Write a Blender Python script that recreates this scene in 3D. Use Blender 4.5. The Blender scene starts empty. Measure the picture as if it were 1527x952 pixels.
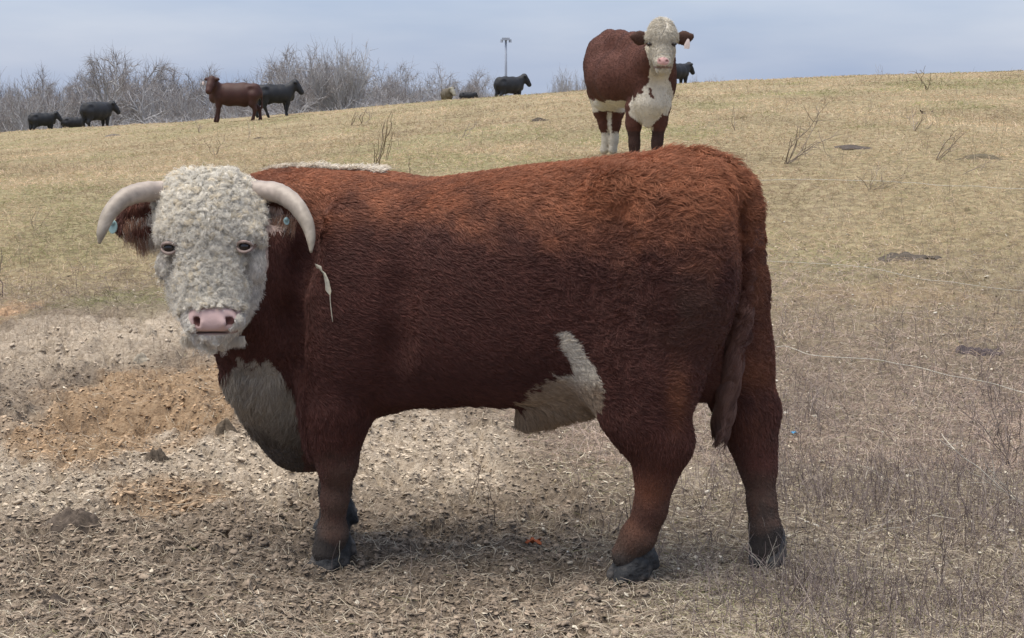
import bpy, math, random, time
import numpy as np
from mathutils import Vector
_T0 = time.time()
def lap(s): print('LAP %-18s %.1f' % (s, time.time() - _T0), flush=True)
random.seed(7)
R = np.random.RandomState(7)
SC = bpy.context.scene
COL = SC.collection

# ------------------------------------------------------------------ camera
FPX, HY, CX, CY, CAMZ = 2285.0, 119.0, 763.5, 476.0, 1.6
PITCH = math.atan((CY - HY) / FPX)
cam = bpy.data.objects.new('camera', bpy.data.cameras.new('camera'))
COL.objects.link(cam)
cam.location = (0, 0, CAMZ)
cam.rotation_euler = (math.radians(90) - PITCH, 0, 0)
cam.data.lens = FPX / 1527 * 36
cam.data.clip_start, cam.data.clip_end = 0.05, 3000
SC.camera = cam

# ------------------------------------------------------------------ sky, sun, exposure
SUN_EL, SUN_AZ = math.radians(74), math.radians(-105)   # azimuth from +Y towards +X
w = bpy.data.worlds.new('World'); SC.world = w; w.use_nodes = True
nt = w.node_tree; nt.nodes.clear()
def wn(t, **k):
    n = nt.nodes.new(t)
    for a, b in k.items(): setattr(n, a, b)
    return n
sky = wn('ShaderNodeTexSky', sky_type='NISHITA', sun_disc=False, sun_elevation=SUN_EL, sun_rotation=SUN_AZ,
         altitude=200, air_density=1.0, dust_density=2.0, ozone_density=1.5)
tc = wn('ShaderNodeTexCoord')
mp = wn('ShaderNodeMapping'); mp.inputs['Scale'].default_value = (2.2, 2.2, 11.0)
n1 = wn('ShaderNodeTexNoise'); n1.inputs['Scale'].default_value = 1.5; n1.inputs['Detail'].default_value = 5; n1.inputs['Roughness'].default_value = .5
cr = wn('ShaderNodeValToRGB')
cr.color_ramp.elements[0].position = .36; cr.color_ramp.elements[0].color = (2.0, 2.50, 3.6, 1)
cr.color_ramp.elements[1].position = .68; cr.color_ramp.elements[1].color = (3.15, 3.45, 4.2, 1)
mx = wn('ShaderNodeMixRGB'); mx.inputs[0].default_value = .8
bg = wn('ShaderNodeBackground'); bg.inputs['Strength'].default_value = .115
ow = wn('ShaderNodeOutputWorld')
L = nt.links.new
L(tc.outputs['Generated'], mp.inputs[0]); L(mp.outputs[0], n1.inputs['Vector']); L(n1.outputs['Fac'], cr.inputs[0])
L(sky.outputs[0], mx.inputs[1]); L(cr.outputs[0], mx.inputs[2]); L(mx.outputs[0], bg.inputs[0]); L(bg.outputs[0], ow.inputs[0])
sun = bpy.data.objects.new('sun', bpy.data.lights.new('sun', 'SUN')); COL.objects.link(sun)
sun.data.energy = 2.7; sun.data.angle = math.radians(60); sun.data.color = (1, .93, .82)
sd = Vector((math.sin(SUN_AZ) * math.cos(SUN_EL), math.cos(SUN_AZ) * math.cos(SUN_EL), math.sin(SUN_EL)))
sun.rotation_euler = sd.to_track_quat('Z', 'Y').to_euler()
sun.location = (0, 0, 30)
SC.view_settings.view_transform = 'Standard'; SC.view_settings.look = 'None'
SC.view_settings.exposure = 0.78; SC.view_settings.gamma = 1
SC.render.engine = 'CYCLES'
try:
    SC.cycles_curves.shape = 'RIBBONS'; SC.cycles_curves.subdivisions = 2
except Exception: pass
SC.cycles.max_bounces = 6; SC.cycles.diffuse_bounces = 3; SC.cycles.glossy_bounces = 2; SC.cycles.transparent_max_bounces = 8

# ------------------------------------------------------------------ helpers
def ray(px, py):
    x, y = (px - CX) / FPX, -(py - CY) / FPX
    c, s = math.cos(PITCH), math.sin(PITCH)
    return np.array([x, c + y * s, -s + y * c])
def H(px, py, Y):
    d = ray(px, py); k = Y / d[1]
    return np.array([0, 0, CAMZ]) + d * k

def _hash(ix, iy, iz, seed):
    h = (ix.astype(np.uint32) * np.uint32(374761393) + iy.astype(np.uint32) * np.uint32(668265263)
         + iz.astype(np.uint32) * np.uint32(2147483647 - 91) + np.uint32((seed * 144665) & 0xffffffff))
    h = (h ^ (h >> np.uint32(13))) * np.uint32(1274126177)
    h = h ^ (h >> np.uint32(16))
    return (h & np.uint32(0xffffff)).astype(np.float32) / np.float32(0xffffff)
def vn(x, y, z=None, seed=0):
    """smooth value noise in -1..1"""
    x = np.asarray(x, np.float32); y = np.asarray(y, np.float32)
    z = np.zeros_like(x) if z is None else np.asarray(z, np.float32)
    fx, fy, fz = np.floor(x), np.floor(y), np.floor(z)
    ix, iy, iz = fx.astype(np.int64), fy.astype(np.int64), fz.astype(np.int64)
    u, v, t = x - fx, y - fy, z - fz
    u = u * u * u * (u * (u * 6 - 15) + 10); v = v * v * v * (v * (v * 6 - 15) + 10); t = t * t * t * (t * (t * 6 - 15) + 10)
    def g(a, b, c): return _hash(ix + a, iy + b, iz + c, seed)
    r0 = (g(0,0,0) * (1 - u) + g(1,0,0) * u) * (1 - v) + (g(0,1,0) * (1 - u) + g(1,1,0) * u) * v
    if not np.any(z): return r0 * 2 - 1
    r1 = (g(0,0,1) * (1 - u) + g(1,0,1) * u) * (1 - v) + (g(0,1,1) * (1 - u) + g(1,1,1) * u) * v
    return (r0 * (1 - t) + r1 * t) * 2 - 1
def fbm(x, y, z=None, o=4, seed=0, gain=.5):
    a, s, f = 1., 0., 1.; n = 0.
    for k in range(o):
        s = s + a * vn(x * f, y * f, None if z is None else z * f, seed + k * 17); n += a; a *= gain; f *= 2.03
    return s / n
def sstep(a, b, x):
    t = np.clip((x - a) / (b - a), 0, 1); return t * t * (3 - 2 * t)

def newmesh(name, V, F, smooth=True, cols=None, mat=None, parent=None, obj=True):
    me = bpy.data.meshes.new(name)
    V = np.ascontiguousarray(V, np.float32); F = np.ascontiguousarray(F, np.int32)
    k = F.shape[1]
    me.vertices.add(len(V)); me.vertices.foreach_set('co', V.ravel())
    me.loops.add(F.size); me.loops.foreach_set('vertex_index', F.ravel())
    me.polygons.add(len(F)); me.polygons.foreach_set('loop_start', np.arange(0, F.size, k, dtype=np.int32))
    try: me.polygons.foreach_set('loop_total', np.full(len(F), k, np.int32))
    except Exception: pass
    me.update(calc_edges=True)
    me.polygons.foreach_set('use_smooth', np.full(len(F), smooth, bool))
    for cn, c in (cols or {}).items():
        at = me.attributes.new(cn, 'FLOAT_COLOR', 'POINT')
        c4 = np.ones((len(V), 4), np.float32); c4[:, :c.shape[1]] = c
        at.data.foreach_set('color', c4.ravel())
    if mat: me.materials.append(mat)
    if not obj: return me
    o = bpy.data.objects.new(name, me); COL.objects.link(o)
    if parent is not None: o.parent = parent
    return o
def curves(name, P, rad, col=None, mat=None, parent=None):
    """P: n x k x 3 points, rad: n x k, col: n x 3"""
    n, k = P.shape[:2]
    hc = bpy.data.hair_curves.new(name)
    hc.add_curves([k] * n)
    hc.points.foreach_set('position', np.ascontiguousarray(P, np.float32).ravel())
    hc.points.foreach_set('radius', np.ascontiguousarray(np.broadcast_to(rad, (n, k)), np.float32).ravel())
    if col is not None:
        a = hc.attributes.new('hcol', 'FLOAT_COLOR', 'POINT')
        c4 = np.ones((n, k, 4), np.float32); c4[:, :, :3] = col[:, None, :] if col.ndim == 2 else col
        a.data.foreach_set('color', c4.ravel())
    if mat: hc.materials.append(mat)
    o = bpy.data.objects.new(name, hc); COL.objects.link(o)
    if parent is not None: o.parent = parent
    return o
def tag(o, label=None, cat=None, group=None, kind=None):
    if label: o['label'] = label
    if cat: o['category'] = cat
    if group: o['group'] = group
    if kind: o['kind'] = kind
    return o
def empty(name, loc):
    o = bpy.data.objects.new(name, None); COL.objects.link(o); o.location = tuple(float(a) for a in loc)
    o.empty_display_size = .1
    return o
def adopt(root, *obs):
    """child objects are built in world coordinates: shift their data so they sit under the root"""
    for o in obs:
        o.parent = root; o.matrix_parent_inverse.identity()
        o.location = tuple(-c for c in root.location)
def mat(name, col=(.5, .5, .5), rough=.9, attr=None, spec=.2, bump=None, var=None, mul=None):
    m = bpy.data.materials.new(name); m.use_nodes = True
    t = m.node_tree; b = t.nodes['Principled BSDF']; l = t.links.new
    b.inputs['Roughness'].default_value = rough
    b.inputs['Specular IOR Level'].default_value = spec
    b.inputs['Base Color'].default_value = (*col, 1)
    src = None
    if attr:
        a = t.nodes.new('ShaderNodeAttribute'); a.attribute_name = attr; src = a.outputs['Color']
    if var:      # (scale, amount, detail)
        n = t.nodes.new('ShaderNodeTexNoise'); n.inputs['Scale'].default_value = var[0]; n.inputs['Detail'].default_value = var[2]
        tcn = t.nodes.new('ShaderNodeTexCoord'); l(tcn.outputs['Object'], n.inputs['Vector'])
        r = t.nodes.new('ShaderNodeMapRange'); r.inputs['From Min'].default_value = .25; r.inputs['From Max'].default_value = .75
        r.inputs['To Min'].default_value = 1 - var[1]; r.inputs['To Max'].default_value = 1 + var[1]
        l(n.outputs['Fac'], r.inputs[0])
        v = t.nodes.new('ShaderNodeVectorMath'); v.operation = 'SCALE'
        if src: l(src, v.inputs[0])
        else: v.inputs[0].default_value = col
        l(r.outputs[0], v.inputs['Scale']); src = v.outputs[0]
    if src: l(src, b.inputs['Base Color'])
    if bump:     # (scale, strength, distance)
        n = t.nodes.new('ShaderNodeTexNoise'); n.inputs['Scale'].default_value = bump[0]; n.inputs['Detail'].default_value = 5
        tcn = t.nodes.new('ShaderNodeTexCoord'); l(tcn.outputs['Object'], n.inputs['Vector'])
        bn = t.nodes.new('ShaderNodeBump'); bn.inputs['Strength'].default_value = bump[1]; bn.inputs['Distance'].default_value = bump[2]
        l(n.outputs['Fac'], bn.inputs['Height']); l(bn.outputs[0], b.inputs['Normal'])
    return m
def hairmat(name, spec=.25, rough=.55, trans=.0):
    m = mat(name, rough=rough, attr='hcol', spec=spec)
    return m

# ---- implicit surfaces: smooth unions on a (non uniform) grid, meshed by surface nets
class Field:
    def __init__(s, xs, ys, zs):
        s.ax = [np.asarray(a, np.float32) for a in (xs, ys, zs)]
        s.f = np.full([len(a) for a in s.ax], .25, np.float32)
    def sl(s, lo, hi):
        return tuple(slice(max(0, np.searchsorted(a, l) - 1), min(len(a), np.searchsorted(a, h) + 1)) for a, l, h in zip(s.ax, lo, hi))
    def pts(s, sl):
        return (s.ax[0][sl[0]][:, None, None], s.ax[1][sl[1]][None, :, None], s.ax[2][sl[2]][None, None, :])
    def add(s, fn, lo, hi, k, op='u', m=.07):
        lo = np.asarray(lo) - m - k; hi = np.asarray(hi) + m + k
        sl = s.sl(lo, hi)
        X, Y, Z = s.pts(sl)
        d = fn(X, Y, Z).astype(np.float32); f = s.f[sl]
        if op == 'u':
            h = np.maximum(k - np.abs(f - d), 0) / max(k, 1e-6)
            s.f[sl] = np.minimum(f, d) - h * h * k * .25
        else:
            d = -d; h = np.maximum(k - np.abs(f - d), 0) / max(k, 1e-6)
            s.f[sl] = np.maximum(f, d) + h * h * k * .25
    def cone(s, a, ra, b, rb, k=.04, sq=None, ax=None, op='u'):
        """tapered capsule; sq: squash factor of the distance along unit axis ax"""
        a = np.asarray(a, float); b = np.asarray(b, float); ba = b - a; L2 = float(ba @ ba) + 1e-9
        rm = max(ra, rb) * max(1, sq or 1)
        def fn(X, Y, Z):
            px, py, pz = X - a[0], Y - a[1], Z - a[2]
            h = np.clip((px * ba[0] + py * ba[1] + pz * ba[2]) / L2, 0, 1)
            qx, qy, qz = px - h * ba[0], py - h * ba[1], pz - h * ba[2]
            q2 = qx * qx + qy * qy + qz * qz
            if sq:
                t = qx * ax[0] + qy * ax[1] + qz * ax[2]
                q2 = q2 - t * t + (t / sq) ** 2
            d = np.sqrt(q2) - (ra + (rb - ra) * h)
            return d * (min(sq, 1) if sq else 1)
        s.add(fn, np.minimum(a, b) - rm, np.maximum(a, b) + rm, k, op)
    def chain(s, P, r, k=.04, **kw):
        for i in range(len(P) - 1): s.cone(P[i], r[i], P[i + 1], r[i + 1], k, **kw)
    def ell(s, c, r, M=None, k=.04, op='u'):
        """ellipsoid; rows of M are its axes"""
        c = np.asarray(c, float); r = np.asarray(r, float); M = np.eye(3) if M is None else np.asarray(M, float)
        rm = np.sqrt(((M * r[:, None]) ** 2).sum(0))
        def fn(X, Y, Z):
            X, Y, Z = X - c[0], Y - c[1], Z - c[2]
            q = [M[i, 0] * X + M[i, 1] * Y + M[i, 2] * Z for i in range(3)]
            k0 = np.sqrt(sum((q[i] / r[i]) ** 2 for i in range(3))); k1 = np.sqrt(sum((q[i] / r[i] ** 2) ** 2 for i in range(3))) + 1e-6
            return k0 * (k0 - 1) / k1
        s.add(fn, c - rm, c + rm, k, op)
    def mesh(s):
        f = s.f; inside = f < 0
        idx = np.zeros([n - 1 for n in f.shape], bool)
        cs = [(i, j, k) for i in (0, 1) for j in (0, 1) for k in (0, 1)]
        def cut(a, c): return a[c[0]:a.shape[0] - 1 + c[0], c[1]:a.shape[1] - 1 + c[1], c[2]:a.shape[2] - 1 + c[2]]
        cnt = sum(cut(inside, c).astype(np.int8) for c in cs)
        act = (cnt > 0) & (cnt < 8)
        I = np.argwhere(act)
        num = np.full(act.shape, -1, np.int32); num[act] = np.arange(len(I))
        acc = np.zeros((len(I), 3)); ws = np.zeros(len(I))
        val = {c: f[I[:, 0] + c[0], I[:, 1] + c[1], I[:, 2] + c[2]] for c in cs}
        pos = {c: np.stack([s.ax[d][I[:, d] + c[d]] for d in range(3)], 1) for c in cs}
        for c in cs:
            for d in range(3):
                if c[d] == 0:
                    e = list(c); e[d] = 1; e = tuple(e)
                    a, b = val[c], val[e]; m = (a < 0) != (b < 0)
                    t = np.where(m, a / np.where(m, a - b, 1), 0)[:, None]
                    acc += np.where(m[:, None], pos[c] * (1 - t) + pos[e] * t, 0); ws += m
        V = acc / ws[:, None]
        Q = []
        for d in range(3):
            o1, o2 = (d + 1) % 3, (d + 2) % 3
            A = np.moveaxis(inside, (d, o1, o2), (0, 1, 2)); N = np.moveaxis(num, (d, o1, o2), (0, 1, 2))
            x = A[:-1] != A[1:]
            x = x[:, 1:-1, 1:-1]; K = np.argwhere(x); i, j, k = K[:, 0], K[:, 1] + 1, K[:, 2] + 1
            q = np.stack([N[i, j - 1, k - 1], N[i, j, k - 1], N[i, j, k], N[i, j - 1, k]], 1)
            flip = ~A[i, j, k]
            q[flip] = q[flip][:, ::-1]
            Q.append(q)
        F = np.concatenate(Q); F = F[(F >= 0).all(1)]
        # keep the biggest shell only is not needed; one smoothing pass
        for _ in range(2):
            nb = np.zeros_like(V); c = np.zeros(len(V))
            for a in range(4):
                b = (a + 1) % 4
                np.add.at(nb, F[:, a], V[F[:, b]]); np.add.at(c, F[:, a], 1)
                np.add.at(nb, F[:, b], V[F[:, a]]); np.add.at(c, F[:, b], 1)
            V = V * .55 + nb / np.maximum(c, 1)[:, None] * .45
        return V, F
def vnormals(V, F):
    n = np.cross(V[F[:, 2]] - V[F[:, 0]], V[F[:, 3]] - V[F[:, 1]])
    N = np.zeros_like(V)
    for a in range(4): np.add.at(N, F[:, a], n)
    return N / (np.linalg.norm(N, axis=1, keepdims=True) + 1e-12)
def sample(V, F, N, n, dens=None):
    """n random surface points with normals; dens(P,N) weights"""
    ar = np.linalg.norm(np.cross(V[F[:, 2]] - V[F[:, 0]], V[F[:, 3]] - V[F[:, 1]]), axis=1)
    if dens is not None: ar = ar * dens(V[F].mean(1), N[F].mean(1))
    cs = np.cumsum(ar); f = np.searchsorted(cs, R.rand(n) * cs[-1]); f = np.minimum(f, len(F) - 1)
    u, v = R.rand(n, 1), R.rand(n, 1)
    W = [(1 - u) * (1 - v), u * (1 - v), u * v, (1 - u) * v]
    P = sum(V[F[f, i]] * W[i] for i in range(4)); Nn = sum(N[F[f, i]] * W[i] for i in range(4))
    return P, Nn / (np.linalg.norm(Nn, axis=1, keepdims=True) + 1e-9)
def unit(a): return a / (np.linalg.norm(a, axis=-1, keepdims=True) + 1e-9)
def spline(P, n):
    """Catmull-Rom through the rows of P"""
    P = np.asarray(P, float); P = np.vstack([2 * P[0] - P[1], P, 2 * P[-1] - P[-2]])
    out = []
    m = len(P) - 3
    for t in np.linspace(0, m - 1e-6, n):
        i = int(t); u = t - i
        a, b, c, d = P[i:i + 4]
        out.append(.5 * (2 * b + (c - a) * u + (2 * a - 5 * b + 4 * c - d) * u * u + (3 * b - a - 3 * c + d) * u ** 3))
    return np.array(out)
def tube(P, r, ns=8, cap=True):
    """tapered tube mesh along P"""
    P = np.asarray(P, float); n = len(P); r = np.broadcast_to(r, (n,))
    T = unit(np.gradient(P, axis=0)); up = np.array([0, 0, 1.]) if abs(T[0][2]) < .9 else np.array([1., 0, 0])
    V = []; U = unit(np.cross(up, T[0]))
    for i in range(n):
        U = unit(U - T[i] * (U @ T[i])); W = np.cross(T[i], U)
        a = np.arange(ns) / ns * 2 * math.pi
        V.append(P[i] + r[i] * (np.cos(a)[:, None] * U + np.sin(a)[:, None] * W))
    V = np.vstack(V + [P[:1], P[-1:]])
    i, j = np.meshgrid(np.arange(n - 1), np.arange(ns), indexing='ij'); jn = (j + 1) % ns
    F = np.stack([i * ns + j, i * ns + jn, (i + 1) * ns + jn, (i + 1) * ns + j], -1).reshape(-1, 4)
    if cap:
        j = np.arange(ns); jn = (j + 1) % ns; a, b = n * ns, n * ns + 1; e = (n - 1) * ns
        F = np.vstack([F, np.stack([jn, j, np.full(ns, a), np.full(ns, a)], 1)[:, :4], np.stack([e + j, e + jn, np.full(ns, b), np.full(ns, b)], 1)])
    return V, F
def tris(F):
    """drop repeated corners: quads to a clean triangle list"""
    A = F[:, [0, 1, 2]]; B = F[:, [0, 2, 3]]
    T = np.vstack([A, B]); ok = (T[:, 0] != T[:, 1]) & (T[:, 1] != T[:, 2]) & (T[:, 0] != T[:, 2])
    return T[ok]
def axis(lo, hi, h, zones=()):
    """grid coordinates with finer steps inside the zones (a, b, h)"""
    x = [lo]
    while x[-1] < hi:
        st = h
        for a, b, hh in zones:
            if a < x[-1] < b: st = hh
        x.append(x[-1] + st)
    return np.array(x, np.float32)

# ------------------------------------------------------------------ terrain
UK = np.array([-1.2, -.34, -.18, 0, .10, .20, .34, 1.2])
YK = np.array([-60, 0, 5, 8, 12, 17.5, 30, 45, 62, 85, 120, 180, 400, 1500])
def elev(py, Y): return CAMZ - (py - HY) / FPX * Y
_row = []
crest = [215, 199, 177, 143, 126, 115.5, 106, 85]            # crest height in the picture for each UK column
ZT = np.zeros((len(YK), len(UK)))
for j, u in enumerate(UK):
    cz = elev(crest[j], 62)
    z17 = .13 + .50 * (cz + .9) / 2.2 + .02
    sl = {-60: -1.5, 0: -.10, 5: 0.0, 8: .10 + .04 * u, 12: z17 * .5, 17.5: z17}
    z30 = z17 + (cz - z17) * .42; z45 = z17 + (cz - z17) * .80
    q = (crest[j] - HY) / FPX
    zz = [sl[-60], sl[0], sl[5], sl[8], sl[12], sl[17.5], z30, z45, cz] + [CAMZ - (q + e) * Yf for Yf, e in ((85, .006), (120, .018), (180, .03), (400, .035), (1500, .035))]
    ZT[:, j] = zz
def _cubic(K, Vv, x):
    """monotone cubic interpolation along axis 0 of Vv at x, returns per-column"""
    d = np.diff(Vv, axis=0) / np.diff(K)[:, None]
    m = np.vstack([d[:1], np.where(d[:-1] * d[1:] > 0, 2 * d[:-1] * d[1:] / (d[:-1] + d[1:] + 1e-12), 0), d[-1:]])
    i = np.clip(np.searchsorted(K, x) - 1, 0, len(K) - 2); h = (K[i + 1] - K[i]); t = (x - K[i]) / h
    t2, t3 = t * t, t ** 3; h_ = h[:, None]; t, t2, t3 = t[:, None], t2[:, None], t3[:, None]
    return (2 * t3 - 3 * t2 + 1) * Vv[i] + (t3 - 2 * t2 + t) * h_ * m[i] + (-2 * t3 + 3 * t2) * Vv[i + 1] + (t3 - t2) * h_ * m[i + 1]
PSI = math.radians(16)
S_ = np.array([math.cos(PSI), -math.sin(PSI), 0]); T_ = np.array([-math.sin(PSI), -math.cos(PSI), 0]); Z_ = np.array([0, 0, 1.])
M_ = np.stack([S_, T_, Z_])
O_ = H(750, 430, 5.12); O_[2] = 0
def B(px, py, t=0.):
    """world point seen at the pixel, on the bull's lengthwise plane at lateral offset t (towards the camera)"""
    d = ray(px, py); c = np.array([0, 0, CAMZ]); k = (((O_ + T_ * t) - c) @ T_) / (d @ T_)
    return c + d * k
HF = [B(487, 845, .20), B(492, 828, -.20), B(934, 855, .19), B(1142, 842, -.13)]
BULLPLANE = (0., 0., 0.)        # ground by the bull: a + b X + c (Y-5), solved below so that its hooves stand on it
def ground0(X, Y):
    X = np.asarray(X, float); Y = np.asarray(Y, float); sh = X.shape
    X, Y = X.ravel(), Y.ravel()
    r = _cubic(YK, ZT, np.clip(Y, -60, 1500))
    u = np.clip(X / np.maximum(Y, 6), -1.2, 1.2)
    i = np.clip(np.searchsorted(UK, u) - 1, 0, len(UK) - 2); t = (u - UK[i]) / (UK[i + 1] - UK[i])
    n = np.arange(len(u))
    z = r[n, i] * (1 - t) + r[n, i + 1] * t
    k = 1 - sstep(5.5, 11, Y)
    a, b, c = BULLPLANE
    z = z + k * (a + b * np.clip(X, -4, 4) + c * (Y - 5))
    return z.reshape(sh)
BULLPLANE = (0., -.03, -.08)
_p = ground0(HF[2][:1], HF[2][1:2])[0]; BULLPLANE = (HF[2][2] + .010 - _p, -.03, -.08)
DIP = HF[0][2] + .006 - ground0(HF[0][:1], HF[0][1:2])[0]      # the ground is lower under the forehand
_g0 = ground0
def ground0(X, Y):
    return _g0(X, Y) + DIP * np.exp(-np.clip((np.asarray(X, float) - HF[0][0] - .0) / 1.0, 0, 9) ** 2 - np.clip((HF[0][0] - np.asarray(X, float)) / 2.5, 0, 9) ** 2 - ((np.asarray(Y, float) - 5.1) / .9) ** 2)
# zones in world metres: (X, Y, rx, ry)
def blob(X, Y, x, y, rx, ry, s=.35, seed=0):
    q = np.sqrt(((X - x) / rx) ** 2 + ((Y - y) / ry) ** 2) + s * fbm(X / (rx * .5) + seed, Y / (ry * .5), o=3, seed=seed + 5)
    return 1 - sstep(.6, 1.25, q)
def G0(px, py):
    d = ray(px, py); ts = np.concatenate([np.linspace(3, 12, 500), np.linspace(12, 120, 600)]); P = np.array([0, 0, CAMZ]) + d[None] * (ts / d[1])[:, None]
    i = np.argmax(P[:, 2] < ground0(P[:, 0], P[:, 1])); return P[i]
def _z(L):
    out = []
    for k, (px, py, rx, ry, wt_) in enumerate(L):
        c, a = G0(px, py), G0(px, py + ry); out.append((c[0], c[1], rx / FPX * c[1], max(c[1] - a[1], .08), wt_, k + 3))
    return out
ZB = _z([(120, 740, 480, 300, 1), (480, 800, 420, 230, 1), (640, 660, 130, 90, 1), (250, 600, 330, 170, 1), (20, 540, 200, 110, 1), (760, 900, 260, 80, .6)])
ZL = _z([(90, 670, 260, 90, 1), (650, 670, 150, 75, 1), (420, 690, 130, 60, 1), (110, 515, 190, 45, .8), (250, 500, 110, 30, .7), (1000, 700, 60, 30, .5), (60, 730, 160, 40, .6)])
ZS = _z([(220, 608, 165, 62, 1), (320, 580, 70, 60, 1), (240, 735, 90, 30, .7), (5, 470, 40, 26, 1), (50, 640, 90, 26, .5), (130, 650, 90, 50, .6), (1340, 440, 130, 18, .35)])
def _sumz(Z, X, Y, s_=.4):
    o = 0
    for (x, y, rx, ry, wt_, sd_) in Z: o = o + wt_ * blob(X, Y, x, y, rx, ry, s=s_, seed=sd_)
    return np.clip(o, 0, 1)
def zones(X, Y):
    X = np.asarray(X, float); Y = np.asarray(Y, float)
    return _sumz(ZB, X, Y), _sumz(ZL, X, Y), _sumz(ZS, X, Y, .6)
_sc = G0(210, 625); _bk = G0(210, 520)
def ground(X, Y, detail=True):
    X = np.asarray(X, float); Y = np.asarray(Y, float)
    z = ground0(X, Y)
    if not detail: return z
    near = 1 - sstep(9, 22, Y)
    z = z + .035 * fbm(X * .8, Y * .8, o=3, seed=31) * (1 - .4 * near) * sstep(0, 3, Y)
    far = sstep(10, 20, Y); z = z + far * .05 * fbm(X * .35, Y * .25, o=3, seed=41)
    bare, light, sand = zones(X, Y)
    # scrape: a dug hollow with a low bank behind it
    q = np.sqrt(((X - _sc[0]) / .60) ** 2 + ((Y - _sc[1]) / .42) ** 2)
    z = z - .22 * (1 - sstep(.2, 1.15, q + .25 * fbm(X * 2.2, Y * 2.2, o=2, seed=77)))
    q = np.sqrt(((X - _bk[0]) / 1.0) ** 2 + ((Y - _bk[1]) / .40) ** 2)
    z = z + .11 * (1 - sstep(.1, 1.2, q + .3 * fbm(X * 2, Y * 2, o=2, seed=78)))
    # hoof pocked mud: cellular-like bumps
    a = fbm(X * 5.5, Y * 5.5, o=3, seed=51); b = np.abs(vn(X * 9 + a, Y * 9, seed=52)); c = fbm(X * 24, Y * 24, o=3, seed=53, gain=.6)
    mud = .036 * a - .036 * (1 - sstep(0, .35, b)) + .030 * c + .012 * np.abs(vn(X * 48, Y * 48, seed=57))
    veg = .012 * a + .016 * c
    cov = np.clip(bare + .25, 0, 1)
    z = z + near * (mud * cov + veg * (1 - cov))
    return z
def G(px, py):
    """ground point seen at a pixel"""
    d = ray(px, py); ts = np.concatenate([np.linspace(3, 12, 400), np.linspace(12, 120, 900)])
    P = np.array([0, 0, CAMZ]) + d[None] * (ts / d[1])[:, None]
    dz = P[:, 2] - ground(P[:, 0], P[:, 1]); i = np.argmax(dz < 0)
    if dz[i] >= 0: i = len(ts) - 1
    p = P[i].copy(); p[2] = ground(p[:1], p[1:2])[0]
    return p
yr = [ -60, -30, -12, -5, -2, 0, 1.2, 2.2, 2.8, 3.2]
y = 3.4
while y < 9: yr.append(y); y += .0125 + max(0, (y - 5)) * .0035
while y < 30: yr.append(y); y *= 1.0055
while y < 130: yr.append(y); y *= 1.02
while y < 1500: yr.append(y); y *= 1.2
yr = np.array(yr)
ua = np.concatenate([-np.geomspace(6, .40, 22), np.linspace(-.385, .385, 640), np.geomspace(.40, 6, 22)])
Yg = yr[:, None] + 0 * ua[None]; Xg = ua[None] * np.maximum(Yg + 0.5, 9 + (Yg * .0)) * 1.0
Xg = np.where(Yg < 8.5, ua[None] * (.55 * Yg + 4.3), ua[None] * (Yg + .475))
Zg = ground(Xg, Yg)
nr, nc = Xg.shape
i, j = np.meshgrid(np.arange(nr - 1), np.arange(nc - 1), indexing='ij')
Fg = np.stack([i * nc + j, i * nc + j + 1, (i + 1) * nc + j + 1, (i + 1) * nc + j], -1).reshape(-1, 4)
bare, light, sand = zones(Xg, Yg)
green = .55 * sstep(.05, .5, fbm(Xg * .5, Yg * .22, o=3, seed=91)) * sstep(8, 12, Yg) + blob(Xg, Yg, -2.6, 10.2, .55, .5, seed=33) * 1.3
zc = np.stack([bare, light, sand], -1).reshape(-1, 3); gc = np.stack([green, sstep(7.5, 12, Yg), 0 * Yg], -1).reshape(-1, 3)
lap('terrain arrays')
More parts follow.
